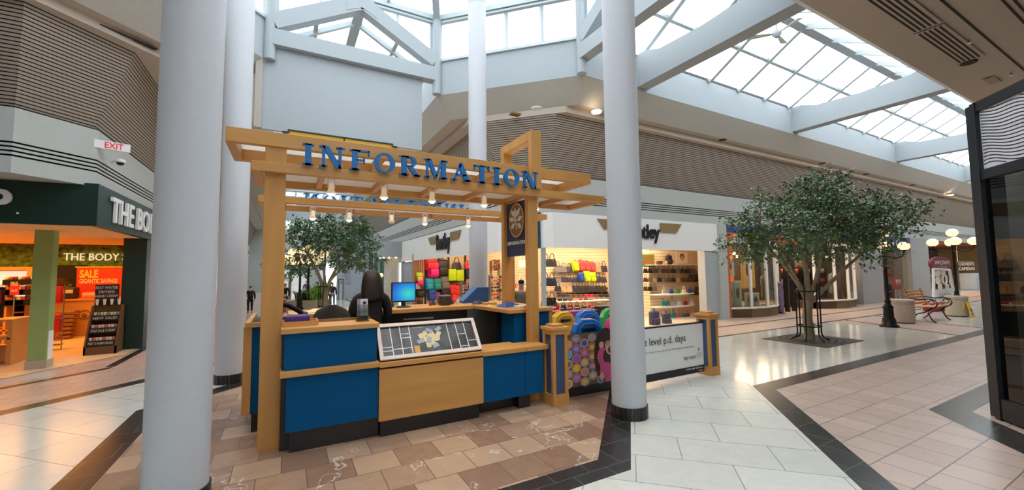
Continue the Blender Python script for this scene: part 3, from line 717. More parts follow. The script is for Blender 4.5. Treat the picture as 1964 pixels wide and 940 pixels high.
# monitor
mx = aY(774,570,5.62).x; my = 5.62
t = thing('computer_monitor', 'computer monitor with a blue glowing screen on the back counter', 'monitor', (mx,my,1.08))
m = MB(); m.rbox((mx,my,1.285),(.335,.035,.27),.01); m.build('bezel',[black],t)
m = MB(); m.face([(mx-.152,my-.0185,1.168),(mx+.152,my-.0185,1.168),(mx+.152,my-.0185,1.404),(mx-.152,my-.0185,1.404)])
sm = bpy.data.materials.new('screen_glow'); sm.use_nodes = True; N = sm.node_tree.nodes; L = sm.node_tree.links
tc = N.new('ShaderNodeTexCoord'); mp = N.new('ShaderNodeMapping'); L.new(tc.outputs['Generated'],mp.inputs[0]); mp.inputs['Location'].default_value = (-.8,-.5,-.45); gr = N.new('ShaderNodeTexGradient'); gr.gradient_type = 'SPHERICAL'
mp.inputs['Scale'].default_value = (1.15,1,1.15); L.new(mp.outputs[0],gr.inputs[0]); rp = N.new('ShaderNodeValToRGB'); L.new(gr.outputs[0],rp.inputs[0])
rp.color_ramp.elements[0].color = (*srgb((8,60,190)),1); rp.color_ramp.elements[1].color = (*srgb((60,220,190)),1); e = rp.color_ramp.elements.new(.45); e.color = (*srgb((20,140,220)),1)
b = N['Principled BSDF']; b.inputs['Base Color'].default_value = (.01,.01,.02,1); L.new(rp.outputs[0],b.inputs['Emission Color']); b.inputs['Emission Strength'].default_value = 1.0
m.build('screen',[sm],t)
m = MB(); m.box(mx-.025,mx+.025,my,my+.03,1.10,1.17); m.lathe([(.10,1.08),(.10,1.09),(.02,1.105)],(mx,my),20); m.build('stand',[black],t)
t = thing('card_printer', 'small dark receipt printer on the back counter right of the monitor', 'printer', (1.98,5.6,1.08))
m = MB(); m.rbox((1.985,5.6,1.14),(.14,.16,.12),.015); m.build('printer_body',[mat('printer_dark',(58,50,46),.5)],t); m = MB(); m.rbox((1.985,5.6,1.21),(.15,.15,.02),.008); m.build('lid',[mat('printer_grey',(120,112,106),.5)],t)
t = thing('leaflet_wedge', 'blue slope fronted box on the far end of the side counter', 'box', (2.62,5.7,1.08))
p = [(2.32,5.72,1.08),(2.32,5.72,1.11),(2.55,5.72,1.31),(2.74,5.72,1.31),(2.74,5.72,1.08)]
m = MB(); m.prism(p,(0,.22,0)); tw = m.build('wedge_body',[mat('wedge_blue',(38,88,150),.5)],t)
m = MB(); m.prism([(2.46,5.23,1.08),(2.62,5.2,1.08),(2.68,5.42,1.08),(2.5,5.45,1.08)],(0,0,.03)); 
tag(m.build('folder_stack',[mat('folder_tan',(196,150,90),.6)],None,(2.55,5.3,1.08)),'tan folders stacked on the side counter below the blue wedge','folders')
def cloth(name,label,cat,cx,cy,z,lx,ly,h,mt,seed=0,rz=0):
    rnd = random.Random(seed); m = MB(); rows = []; n = 8
    ca,sa = math.cos(rz),math.sin(rz)
    for i in range(n+1):
        r = []
        for j in range(n+1):
            u,v = i/n*2-1, j/n*2-1; hh = h*(1-max(abs(u),abs(v))**3)*(.7+.5*rnd.random())
            x,y = u*lx/2*(1+.06*rnd.random()), v*ly/2*(1+.06*rnd.random()); r.append((cx+x*ca-y*sa,cy+x*sa+y*ca,z+max(hh,.002)))
        rows.append(r)
    m.grid(rows); b = [[(p[0],p[1],z) for p in r] for r in rows]; m.face([b[0][0],b[0][-1],b[-1][-1],b[-1][0]])
    return tag(m.build(name,[mt],None,(cx,cy,z)),label,cat)
cloth('folded_bag','folded blue carrier bags lying on the side counter','bags',2.62,4.86,1.08,.28,.2,.06,mat('bag_blue',(24,66,150),.5),3,.3)
cloth('folded_bag','dark grey folded bag behind the blue bags on the side counter','bag',2.46,5.5,1.08,.2,.12,.05,mat('bag_dark',(48,44,58),.6),5,.7)
cloth('yellow_envelope','pale yellow envelopes on the side counter','envelopes',2.42,5.02,1.08,.15,.12,.02,mat('envelope_yellow',(222,186,96),.6),6,.5)
boxthing('card_box','white card box with red stripes beside the right pergola post','box',2.56,2.75,4.5,4.6,1.08,1.115,mat('card_white',(226,222,214),.5))
m = MB()
for k in range(3): m.box(2.66+k*.025,2.672+k*.025,4.499,4.4995,1.082,1.113)
bx = [o for o in COL.objects if o.name.startswith('card_box')][0]; m.build('red_stripe',[mat('red_print',(196,50,44),.5)],bx)
cols = [(150,60,70),(60,80,140),(200,160,60),(120,110,100),(60,60,60),(170,80,120),(230,220,210),(60,110,80)]
for k,(x,c) in enumerate(zip((1.80,1.86,1.91,2.08,2.13,2.17,2.21,1.28),(cols))):
    m = MB(); m.lathe([(.02,1.08),(.024,1.09),(.024,1.12),(.012,1.14),(.012,1.15)],(x,5.66+.05*(k%3)),12)
    tag(m.build('hand_stamp',[mat('stamp_%d'%k,c,.5)],None,(x,5.66+.05*(k%3),1.08)),['dark red','dark blue','ochre','grey','black','plum','white','green'][k]+' pot among the small items on the back counter','pot','small pots on the back counter')
cloth('paper_heap','crumpled cream papers on the back counter left of the woman','papers',.38,5.6,1.08,.3,.16,.04,mat('paper_cream',(238,214,160),.6),8)
m = MB(); m.rbox((-.05,5.8,1.16),(.12,.1,.16),.005)
tag(m.build('leaflet_rack',[mat('rack_orange',(170,84,50),.6)],None,(-.05,5.8,1.08)),'orange brown leaflet box on the back counter behind the telephone','box')

# ------------------------------------------------------------------ BARRIER POSTS AND BANNERS
def bpost(cx, cy, label):
    t = thing('barrier_post', label, 'post', (cx,cy,0), 0, 'maple barrier posts'); w = .105
    m = MB()
    for x0,x1 in ((-w,-w+.04),(w-.04,w)):
        for y0,y1 in ((-w,-w+.04),(w-.04,w)): m.box(cx+x0,cx+x1,cy+y0,cy+y1,.0,.86)
    m.box(cx-w-.004,cx+w+.004,cy-w-.004,cy+w+.004,0,.13); m.box(cx-w-.004,cx+w+.004,cy-w-.004,cy+w+.004,.81,.86); m.build('frame',[maple],t)
    m = MB(); m.box(cx-w+.02,cx+w-.02,cy-w+.02,cy+w-.02,.13,.81); m.build('inset_panel',[mat('post_inset',(62,84,120),.5)],t)
    m = MB(); m.box(cx-w-.02,cx+w+.02,cy-w-.02,cy+w+.02,.86,.895); m.box(cx-w+.03,cx+w-.03,cy-w+.03,cy+w-.03,.895,.925); m.build('cap',[maple_h],t,bevel=.003)
bpost(2.80,4.04,'square maple barrier post with blue insets next to the low counter')
bpost(5.52,3.99,'square maple barrier post at the far right end of the white banner')
def banner(name,label,x0,x1,y,z0,z1,fn,mats,bowl=.05):
    t = thing(name,label,'banner',((x0+x1)/2,y,0)); m = MB(); n = 24; rows = []
    def bp(u, z, dz=0): return Vector((x0+(x1-x0)*u, y-bowl*math.sin(math.pi*u)*(1-.3*(z-z0)), z))
    for k in range(9):
        z = z0+(z1-z0)*k/8; rows.append([bp(i/n,z) for i in range(n+1)])
    m.grid(rows,0,True); rows2 = [[p+Y_*.004 for p in r] for r in rows]; m.grid(rows2,0,True)
    m.build('fabric',mats,t)
    m = MB(); fn(m,bp); m.build('print',mats,t)
    m = MB(); m.tube([(x0-.02,y+.01,z1-.01),(x1+.02,y+.01,z1-.01)],.014,8); m.build('rail',[blkmetal],t)
    return t
def flat(m,bp,u0,u1,z0,z1,k,o=.004,n=10):
    m.grid([[bp(u0+(u1-u0)*i/n,z)-Y_*o for i in range(n+1)] for z in (z0,(z0+z1)/2,z1)],k,True)
def crayons(m,bp):
    flat(m,bp,0,1,.05,.16,5)
    pal = 6
    rnd = random.Random(4); u = .035; cn = 0
    while u < .44:
        z = .205+(.058 if cn%2 else 0)
        while z < .75:
            c = bp(u,z)-Y_*.006; k = pal+rnd.randrange(10); q_ = min(.055,.772-z)
            m.disc(c,.068,q_,X_,Z_,pal+10,16); m.disc(c-Y_*.001,.060,q_*.88,X_,Z_,k,16); m.disc(c-Y_*.002,.042,q_*.6,X_,Z_,pal+rnd.randrange(10),14)
            z += .115
        u += .098; cn += 1
    # laughing girl with glasses
    def C(u,z,o): return bp(u-.10,z)-Y_*o
    m.disc(C(.60,.50,.009),.19,.33,X_,Z_,1,24)
    m.disc(C(.66,.60,.010),.085,.115,X_,Z_,2,24)
    m.disc(C(.60,.72,.012),.14,.06,X_,Z_,1,20)
    m.disc(C(.65,.55,.012),.032,.04,X_,Z_,3,16); m.disc(C(.65,.565,.013),.028,.012,X_,Z_,0,12)
    for u in (.625,.68): m.disc(C(u,.64,.012),.03,.028,X_,Z_,5,16); m.disc(C(u,.64,.013),.024,.022,X_,Z_,2,16); m.disc(C(u,.64,.014),.008,.009,X_,Z_,5,10)
    m.grid([[C(.50+.02*math.sin(k*1.2),.28+.05*k,.014),C(.575+.02*math.sin(k*1.2),.28+.05*k,.014)] for k in range(7)],4,True)
    m.disc(C(.54,.62,.014),.04,.045,X_,Z_,2,14); m.disc(C(.54,.24,.014),.04,.05,X_,Z_,2,14)
    flat(m,bp,.48,.80,.16,.40,4,.0085)
cray = [mat('crayon_%d'%i,c,.5,var=0) for i,c in enumerate(((226,150,60),(92,170,200),(198,70,90),(220,196,60),(190,130,190),(70,90,170),(226,140,130),(120,190,130),(160,90,170),(236,180,110)))]
banner('photo_banner','banner picturing coloured crayons and a laughing girl with glasses, beside the low counter',2.92,4.16,4.02,.055,.775,crayons,
   [mat('print_brown',(112,84,66),.6),mat('print_hair',(56,34,28),.6),mat('print_skin',(222,164,140),.6),mat('print_mouth',(110,30,30),.6),mat('print_pink',(206,80,130),.6),black]+cray+[mat('crayon_ring',(206,170,130),.6)],.02)
def pdday(m,bp):
    flat(m,bp,0,1,.055,.155,1)
    def T(st,u,z,h,k=1,w=None,al='L',shear=0): m.text(st,bp(u,z)-Y_*.006,X_,Z_,h,k,w,0,align=al,shear=shear)
    T('next level p.d. days',-.13,.53,.10,1,1.0)
    T('if we have it there for the pm PD day @ #nextlevelpd.ca',.02,.43,.022,1,1.0)
    T('happy shopping!',.64,.27,.05,1,.26,shear=.3)
    T('MIDTOWN',.865,.31,.026,2,.12); T('CENTRE',.865,.275,.026,2,.12); m.disc(bp(.91,.385)-Y_*.006,.018,.022,X_,Z_,1,6); m.disc(bp(.91,.385)-Y_*.0065,.008,.011,X_,Z_,0,6)
    T('midtown.ca',.68,.115,.028,0,.16); T('@midtownca',.85,.115,.028,0,.16); T('visit us',.90,.07,.026,0,.09)
    for q in range(3): m.disc(bp(.80+q*.014,.125)-Y_*.006,.008,.010,X_,Z_,0,8)
banner('text_banner','white banner reading level p.d. days over a black strip, right of the column',4.18,5.41,3.99,.05,.775,pdday,[gwhite,mat('print_black',(36,34,36),.6),mat('print_grey',(150,150,150),.6)],.0)

# ------------------------------------------------------------------ CEILING FITTINGS
for (y) in (1.92,1.50,1.42):
    m = MB(); m.box(5.5,40,y-.012,y+.012,5.355,5.37); struct(m.build('ceiling_groove',[groove]))
def grille(x0,x1,y0,y1,z,label):
    t = thing('ceiling_grille', label, 'grille', ((x0+x1)/2,(y0+y1)/2,z), 0, 'slotted ceiling grilles')
    m = MB(); m.box(x0,x1,y0,y1,z-.006,z+.004); m.build('frame',[stucco],t)
    m = MB(); n = 5
    for k in range(n):
        y = y0+.03+(y1-y0-.06)*(k+.5)/n; m.box(x0+.03,x1-.03,y-.015,y+.015,z-.008,z-.004)
    m.build('slots',[groove],t)
grille(5.8,8.86,2.1,2.46,5.352,'long slotted grille in the beige ceiling at the top right, nearer of two')
grille(8.94,10.95,2.1,2.46,5.352,'long slotted grille in the beige ceiling at the top right, farther of two')
P = aZ(1858,120,5.36)
m = MB(); m.lathe([(.12,5.35),(.11,5.362)],(P.x,P.y),20); tag(m.build('ceiling_recess',[groove],None,(P.x,P.y,5.35)),'dark round downlight recess at the end of the ceiling grilles','downlight')
P = aZ(1903,154,5.36)
m = MB(); m.box(P.x-.25,P.x+.25,P.y-.08,P.y+.08,5.35,5.361); tag(m.build('ceiling_vent',[slat],None,(P.x,P.y,5.35)),'small beige rectangular vent beside the ceiling grilles','vent')
for k,(px_,py_) in enumerate(((1858,76),(1939,139))):
    P = aZ(px_,py_,5.36); m = MB(); m.tube([(P.x,P.y,5.36),(P.x,P.y,5.30)],.012,6); m.lathe([(.035,5.30),(.035,5.295)],(P.x,P.y),10)
    tag(m.build('sprinkler',[steel],None,(P.x,P.y,5.30)),['sprinkler head between the two ceiling grilles and the corner','sprinkler head nearest the dark shop unit'][k],'sprinkler','ceiling sprinklers')
for k,(px_,py_) in enumerate(((1386,268),(1577,313),(1661,334),(1750,355))):
    P = aZ(px_,py_,5.22); m = MB(); m.lathe([(.10,5.205),(.10,5.225)],(P.x,P.y),18)
    tag(m.build('ceiling_recess',[groove],None,(P.x,P.y,5.2)),'dark round downlight recess in the soffit above the shops, %s from the centre'%ordn[k],'downlight','dark recesses along the right soffit')
for k,(px_,py_,mm) in enumerate(((1144,212,downm),(1029,205,gwhite),(1823,373,downm))):
    P = aZ(px_,py_,5.25); m = MB(); m.lathe([(.11,5.20),(.12,5.23)],(P.x,P.y),18)
    tag(m.build('ceiling_light',[mm],None,(P.x,P.y,5.2)),['glowing round downlight just left of the column above the bag shop','pale round lens in the soffit above the bag shop corner','small glowing downlight in the soffit far down the right corridor'][k],'downlight')
P = aZ(988,217,5.25); m = MB(); m.box(P.x-.12,P.x+.12,P.y-.08,P.y+.08,5.2,5.24); tag(m.build('ceiling_vent',[goldm],None,(P.x,P.y,5.2)),'small amber rectangular fitting in the soffit left of the pale lens','vent')
# left slotted line in the north-west soffit
Pa, Pb = aZ(80,0,5.3), aZ(303,95,5.3)
m = MB(); dd = (Pb-Pa).normalized(); nn = Vector((-dd.y,dd.x,0))
for k in range(4): m.prism([Pa+nn*(.05*k),Pb+nn*(.05*k),Pb+nn*(.05*k+.03),Pa+nn*(.05*k+.03)],(0,0,.02))
tag(m.build('ceiling_grille',[groove],None,tuple((Pa+Pb)/2)),'dark slotted air grille in the soffit at the top left','grille')
# ceiling fan
F0 = aY(1490,65,5.1); 
t = thing('ceiling_fan','white three bladed ceiling fan hanging under the right skylight','fan',(F0.x,F0.y,F0.z))
m = MB(); m.tube([(F0.x,F0.y,F0.z),(F0.x,F0.y,7.62)],.018,8); m.build('rod',[white],t)
m = MB(); m.lathe([(.03,F0.z+.10),(.09,F0.z+.07),(.1,F0.z-.02),(.05,F0.z-.08)],(F0.x,F0.y),20); m.build('motor',[white],t)
for k in range(3):
    a = .25+k*2*math.pi/3; d = Vector((math.cos(a),math.sin(a),0)); q = Vector((-math.sin(a),math.cos(a),.25)); p = Vector((F0.x,F0.y,F0.z))
    m = MB(); m.prism([p+d*.1-q*.03,p+d*.1+q*.03,p+d*.6+q*.075,p+d*.62-q*.075],(0,0,.012)); m.build('blade',[mat('fan_blade',(206,200,190),.5)],t)

# ------------------------------------------------------------------ BAG SHOP (north-east corner)
NE = FAC['north_east']
fx = lambda px_: aY(px_,520,8.1).x
XL = 4.65
xw1 = fx(1350); xw2 = fx(1384)
m = MB(); m.box(xw1,xw2-.25,8.05,8.3,0,2.97); struct(m.build('wall_north_east_pier',[white]))
m = MB(); m.box(xw2-.25,xw2+.15,7.98,8.4,0,2.97); struct(m.build('wall_north_east_divider',[offwhite]))
m = MB(); m.box(XL,XL+.25,16.9,18.7,0,2.02); struct(m.build('wall_north_shop_pier',[white]))
# sign bands
m = MB(); sweep([(xw2-.25,8.1),(5.6,8.1),(5.42,8.28)],[(.0,2.11),(.08,2.11),(.08,2.96),(.0,2.96)],[0,0,0],m); struct(m.build('wall_shop_sign_band_east',[gwhite]))
m = MB(); sweep([(4.80,8.9),(4.65,9.05),(4.65,18.7)],[(0,2.04),(.08,2.04),(.08,2.93),(0,2.93)],[0,0,0],m); struct(m.build('wall_shop_sign_band_north',[gwhite]))
m = MB(); m.prism([(5.42,8.28,2.1),(4.80,8.9,2.1),(4.84,8.94,2.1),(5.46,8.32,2.1)],(0,0,.85)); m.build('x',[mat('teal_panel',(30,78,92),.2)]); o = COL.objects[-1] if False else bpy.data.objects['x']; o.name = 'wall_shop_corner_panel'; struct(o)
m = MB(); m.box(5.38,5.46,8.2,8.3,0,2.97); struct(m.build('trim_shop_mullion',[white]))
# room shell
slatw = mat('slatwall_cream',(236,214,186),.7,var=.03)
ROOM = [(13.4,9.6),(10.45,9.6),(10.5,11.6),(7.6,11.6),(7.6,16.9),(XL,16.9)]
m = MB()
for z in [i*.1 for i in range(28)]: sweep(ROOM, [(0,z),(.02,z),(.02,z+.085),(0,z+.085),(0,z+.1)], [0,0,0,0], m)
struct(m.build('wall_bag_shop_slatwall',[slatw]))
m = MB(); m.prism([(12.15,8.35,0),(13.45,9.6,0),(13.5,9.65,0),(12.2,8.35,0)],(0,0,2.97)); struct(m.build('wall_bag_shop',[mat('shop_wall_tan',(214,184,150),.8)]))
def roomface(z, mt, nm):
    m = MB(); m.face([(XL+.02,17,z),(XL+.02,9.05,z),(5.6,8.12,z),(12.1,8.12,z),(13.5,9.65,z),(10.45,9.65,z),(10.5,11.7,z),(7.6,11.7,z),(7.6,17,z)]); struct(m.build(nm,[mt]))
roomface(2.72, mat('shop_ceiling_white',(232,222,208),.8), 'ceiling'); roomface(.004, shopfloor, 'floor')
k = 0
for x,y in [(6.2,9.4),(7.4,9.2),(8.6,9.4),(9.6,9.0),(11,8.9),(12,9.2),(5.6,11),(6.8,10.6),(8.0,10.8),(9.2,10.9),(5.6,13),(6.8,13),(5.4,15),(6.6,15)]:
    m = MB(); m.lathe([(.07,2.70),(.075,2.72)],(x,y),12); k += 1
    tag(m.build('ceiling_light',[downm],None,(x,y,2.7)),'small round downlight in the bag shop ceiling','downlight','downlights in the bag shop ceiling')
wing = mat('sign_wing_bronze',(150,128,84),.5,metal=.2)
def bsign(o, right, s, lab, hm=1.0):
    t = thing('shop_sign',lab,'sign',tuple(o)); o = Vector(o); nr = right.cross(Z_)
    m = MB(); m.text('Bentley', o-Z_*.12*(hm-1), right, Z_, .34*s*hm, 0, 1.18*s, .04, bold=.02, align='C'); m.build('lettering',[mat('sign_black',(34,34,36),.4)],t)
    for sg in (-1,1):
        m = MB(); a = [o+right*(sg*.62*s)+Z_*.40*s, o+right*(sg*1.42*s)+Z_*.40*s, o+right*(sg*1.22*s)+Z_*.17*s, o+right*(sg*.62*s)+Z_*.17*s]
        m.prism(a, nr*.03); m.build('wing',[wing],t)
c1 = aY(1232,462,8.02); bsign((c1.x+.0,8.02,2.42), X_, 1.12, 'black shop name with bronze wings on the white band right of the column')
c2 = aX(851,483,XL-.08); bsign((XL-.09,c2.y,2.36), -Y_, 1.12, 'black shop name with bronze wings on the white band left of the far column', 1.35)

# bags: one prototype of each kind
cB = mat('bag_base',(40,34,34),.4,var=.2,scale=20)
def bag_handbag():
    t = thing('handbag','x','handbag'); m = MB(); rows = []
    for i in range(7):
        z = .26*i/6; w = .19-.05*(i/6)**1.5; d = .07-.045*(i/6); 
        rows.append([(w*math.copysign(abs(math.cos(a))**.5,math.cos(a)),d*math.copysign(abs(math.sin(a))**.6,math.sin(a)),z) for a in [2*math.pi*k/16 for k in range(16)]])
    m.grid(rows,0,True,True); m.face(rows[0][::-1]); m.face(rows[-1]); m.build('body',[cB],t)
    m = MB()
    for y in (-.02,.02): m.tube([(.09*math.cos(a),y,.25+.20*math.sin(a)) for a in [math.pi*k/8 for k in range(9)]],.008,5)
    m.build('handle',[cB],t); m = MB(); m.ball((0,-.045,.2),.014,8); m.build('clasp',[steel],t); return t
def bag_backpack():
    t = thing('backpack','x','backpack'); m = MB(); m.rbox((0,0,.2),(.30,.16,.40),.07,seg=4); m.build('body',[cB],t)
    m = MB(); m.rbox((0,-.1,.13),(.22,.07,.17),.03,seg=3); m.build('pocket',[cB],t)
    m = MB(); m.tube([(.04*math.cos(a),0,.39+.05*math.sin(a)) for a in [math.pi*k/6 for k in range(7)]],.01,5); m.tube([(-.1,-.083,.22),(.1,-.083,.22)],.006,5); m.build('strap',[black],t); return t
def bag_suitcase():
    t = thing('suitcase','x','suitcase'); m = MB(); m.rbox((0,0,.28),(.36,.2,.50),.04,seg=3); 
    for x in (-.1,0,.1): m.rbox((x,-.1,.28),(.03,.012,.42),.005)
    m.build('body',[cB],t); m = MB(); m.tube([(-.07,.05,.52),(-.07,.05,.60),(.07,.05,.60),(.07,.05,.52)],.01,6); m.build('handle',[steel],t)
    for x in (-.14,.14): m = MB(); m.ball((x,0,.02),.025,8); m.build('wheel',[black],t)
    return t
def bag_clutch():
    t = thing('wallet','x','wallet'); m = MB(); m.rbox((0,0,.05),(.18,.06,.10),.02); m.build('body',[cB],t); m = MB(); m.rbox((0,-.032,.065),(.17,.012,.05),.005); m.build('flap',[cB],t); return t
PROTO = {'handbag':(bag_handbag,.38,.26),'backpack':(bag_backpack,.30,.40),'suitcase':(bag_suitcase,.36,.52),'wallet':(bag_clutch,.18,.1)}
PR = {}
NAMES = {'black':(34,32,36),'magenta':(226,20,130),'red':(214,40,44),'lime':(178,210,20),'cyan':(30,150,184),'teal':(20,140,128),'grey':(110,106,108),'white':(226,222,216),
 'brown':(96,60,44),'blue':(40,70,160),'crimson':(170,30,60),'navy':(34,38,66),'tan':(186,150,116),'purple':(110,50,130),'coral':(230,70,80),'green':(60,150,60),'silver':(180,180,184),'orange':(220,110,50)}
bagm = {n: mat('bag_'+n,c,.42,var=.16,scale=18) for n,c in NAMES.items()}
pic = mat('bag_floral',(70,70,96),.5,var=.9,scale=30); bagm['floral patterned'] = pic
def put(kind, colr, px_, py_, plane, wpx, where, grp, rz=0, axis='Y'):
    """px_, py_: where the foot of the bag stands on the given wall plane"""
    p = aY(px_,py_,plane) if axis == 'Y' else aX(px_,py_,plane)
    depth = (p-Vector((0,0,EYE))).dot(_f); fn,w,h = PROTO[kind]; sc = wpx*depth/FPX/w
    return put3(kind, colr, p, sc, where, grp, rz)
def put3(kind, colr, p, sc, where, grp, rz=0):
    lab = '%s %s %s' % (colr, kind, where)
    if kind not in PR:
        PR[kind] = PROTO[kind][0](); r = PR[kind]; r.location = p; r.rotation_euler = (0,0,rz); r.scale = (sc,)*3
        r.matrix_basis = Matrix.Translation(p) @ Matrix.Rotation(rz,4,'Z') @ Matrix.Scale(sc,4); r['label'] = lab; r['group'] = grp
        for ch in kids(r):
            for i,mm in enumerate(ch.data.materials):
                pass
        PR[kind+'_c'] = colr
        if colr != 'black':
            me0 = {}
            for ch in kids(r):
                pass
        return r
    return dup(PR[kind], p, rz, lab, grp, sc, (cB, bagm[colr]))
g = 'backpacks on the far wall of the bag shop'; wl = 'on the far wall of the bag shop'
put('backpack','black',848,530,16.7,24,'hanging high '+wl,g); put('handbag','black',840,600,16.6,10,'low '+wl,'handbags on the far wall of the bag shop')
put('suitcase','black',806,590,16.5,10,'at the foot of the wall '+wl,'suitcases in the bag shop'); put('wallet','black',870,585,16.2,8,'on a low shelf '+wl,'wallets on the tables in the bag shop')
for c,x,y,w in (('red',825,519,22),('magenta',831,533,24),('lime',804,541,14),('cyan',823,556,17),('teal',838,556,17),('grey',853,556,20),('red',868,565,15),('red',878,567,15),('coral',872,580,14),('blue',828,577,17),('purple',838,579,14),('black',854,577,19),('magenta',805,549,16),('black',806,559,18),('black',806,571,18),('navy',898,535,14),('coral',897,517,12)):
    put('backpack',c,x,y,16.7,w,'on the far left wall of the bag shop',g)
for x,w in ((867,16),(882,15)): put('suitcase','lime',x,540,16.6,w,'on the high shelf of the bag shop back wall','lime suitcases on the high shelf')
put('handbag','black',876,517,16.7,20,'duffel shaped on the top shelf of the bag shop back wall','handbags on the far wall of the bag shop')
for z,(px0,px1,py_) in enumerate(((858,892,541),(800,815,560),(858,892,518))):
    a,b = aY(px0,py_,16.75),aY(px1,py_,16.75); m = MB(); m.box(a.x,b.x,16.55,16.9,a.z-.02,a.z)
    tag(m.build('wall_shelf',[black],None,(a.x,16.7,a.z)),['black shelf under the lime suitcases','black shelf low at the left of the bag shop back wall','black shelf at the top of the bag shop back wall'][z],'shelf')
for x in (816,842,861,893):
    a = aY(x,580,16.8); m = MB(); m.box(a.x-.03,a.x+.03,16.8,16.9,0,2.6); tag(m.build('wall_upright',[black],None,(a.x,16.85,0)),'black shelving upright on the bag shop back wall','upright','black uprights on the bag shop back wall')
# umbrella
p = aY(784,556,16.0); t = thing('umbrella','open mauve umbrella standing at the left end of the bag shop','umbrella',tuple(p)); m = MB()
rows = [[(p.x+.45*math.sin(f*1.45)*math.cos(a)*(1-.04*math.cos(8*a)),p.y+.45*math.sin(f*1.45)*math.sin(a),p.z+.32*math.cos(f*1.45)) for a in [2*math.pi*k/32 for k in range(32)]] for f in (.02,.25,.5,.75,1)]
m.grid(rows,0,True,True); m.build('canopy',[mat('umbrella_mauve',(140,108,128),.6)],t); m = MB(); m.tube([(p.x,p.y,.01),(p.x,p.y,p.z+.36)],.012,6); m.build('shaft',[steel],t)
# wooden louvre wall left of the shop
a = aY(793,585,16.6); b = aY(815,585,16.6); m = MB(); m.box(a.x,b.x,16.7,16.85,0,2.3)
for i in range(6): m.box(a.x+(b.x-a.x)*i/6,a.x+(b.x-a.x)*i/6+.02,16.66,16.7,0,2.3,1)
tag(m.build('wood_panel',[mat('louvre_wood',(196,150,116),.6),mat('louvre_dark',(140,96,70),.6)],None,(a.x,16.8,0)),'tan slatted wood panel at the left end of the bag shop','panel')
# sunglasses spinner and rack beyond the far column
def rack(px0,px1,py0,py1,plane,cl,lab,nm='display_rack',rowsn=7):
    a,b = aY(px0,py1,plane),aY(px1,py0,plane); t = thing(nm,lab,'rack',(a.x,plane,0)); m = MB()
    m.box(a.x,a.x+.03,plane-.1,plane+.1,0,b.z); m.box(b.x-.03,b.x,plane-.1,plane+.1,0,b.z); m.build('upright',[steel],t)
    for i in range(rowsn):
        z = a.z+(b.z-a.z)*i/rowsn; m = MB(); m.box(a.x,b.x,plane-.12,plane+.12,z,z+.015)
        n = 4
        for q in range(n):
            x = a.x+(b.x-a.x)*(q+.5)/n; m.rbox((x,plane-.1,z+.06),((b.x-a.x)/n*.6,.1,.07),.015,random.randrange(1,1+len(cl)))
        m.build('shelf',[steel]+[mat('stock_%d_%d_%d'%c,c,.5) for c in cl],t)
    return t
rack(884,899,541,584,14.2,[(70,56,50),(150,110,90),(40,36,36)],'tall spinner rack of small accessories beside the far column')
rack(941,957,500,520,14.5,[(150,90,60),(90,60,50),(190,140,100)],'brown accessory rack between the far column and the pergola post, high')
rack(939,960,528,574,14.0,[(60,44,44),(200,70,60),(180,150,120)],'accessory rack between the far column and the pergola post, low')
# corner display rail of pale and dark handbags
wp = 'on the corner rail of the bag shop, behind the hanging sign'
for x,y in ((1002,513),(1014,514),(1000,550),(1012,551)): put('handbag','white',x,y,11.6,20,wp,'white handbags on the corner rail')
put('backpack','lime',987,515,14,9,'small, hanging at the left of the corner rail','backpacks hanging in the middle of the bag shop')
put('handbag','coral',988,552,13,10,'at the left of the corner rail','handbags hanging in the middle of the bag shop')
for j,y in enumerate((512,549,586)):
    for x in (1047,1059): put('handbag','black' if (x+j)%2 else 'navy',x,y,9.6,22,'on the rail just right of the pergola post','dark handbags right of the pergola post')
a = aY(1043,520,9.7); b = aY(1066,520,9.7)
for z in (1.35+.33,1.35,.95): 
    m = MB(); m.box(a.x,b.x+.2,9.62,9.66,z,z+.02); tag(m.build('display_rail',[steel],None,(a.x,9.64,z)),'steel rail holding dark handbags right of the pergola post','rail','steel display rails')
rnd = random.Random(11)
for j,(y,pl) in enumerate(((522,11.45),(542,11.2),(560,10.95))):
    for x in range(1070,1166,11):
        c = rnd.choice(['black','brown','black','grey','navy','tan'])
        if j == 0 and 1108 < x < 1140: c = 'coral'
        if j == 0 and 1095 < x <= 1108: c = 'lime'
        if j == 1 and 1118 < x < 1140: c = 'lime'
        if j == 1 and 1108 < x <= 1118: c = 'blue'
        put('backpack' if c in('coral','lime','blue') else 'handbag',c,x,y,pl,14+rnd.random()*4,'in the %s row of the bag shop middle wall'%ordn[j],'bags hanging in the middle of the bag shop')
def shelfunit(px0,px1,ys,plane,lab,mt,depth=.5):
    a = aY(px0,560,plane); b = aY(px1,560,plane); t = thing('display_table',lab,'table',(a.x,plane,0)); 
    for y in ys: z = aY((px0+px1)/2,y,plane).z; m = MB(); m.rbox(((a.x+b.x)/2,plane+depth/2,z-.02),(b.x-a.x,depth,.04),.01); m.build('shelf',[mt],t)
    zt = aY((px0+px1)/2,min(ys),plane).z; m = MB()
    for x in (a.x+.06,b.x-.06): m.box(x-.02,x+.02,plane+.04,plane+depth-.04,0,zt-.02)
    m.build('frame',[steel],t); return t
shelfunit(1066,1168,(577,),9.9,'white topped display table in the bag shop left of the round column',gwhite,.8)
for j,y in enumerate((566,574)):
    for x in range(1074,1166,10):
        put('wallet',rnd.choice(['brown','crimson','black','navy','tan']),x,y+4,10.5-.4*j,10,'on the white table of the bag shop, %s row'%['back','front'][j],'wallets on the white table')
shelfunit(1062,1160,(596,),8.9,'low dark display table in front of the white one in the bag shop',mat('table_dark',(60,40,40),.5),.8)
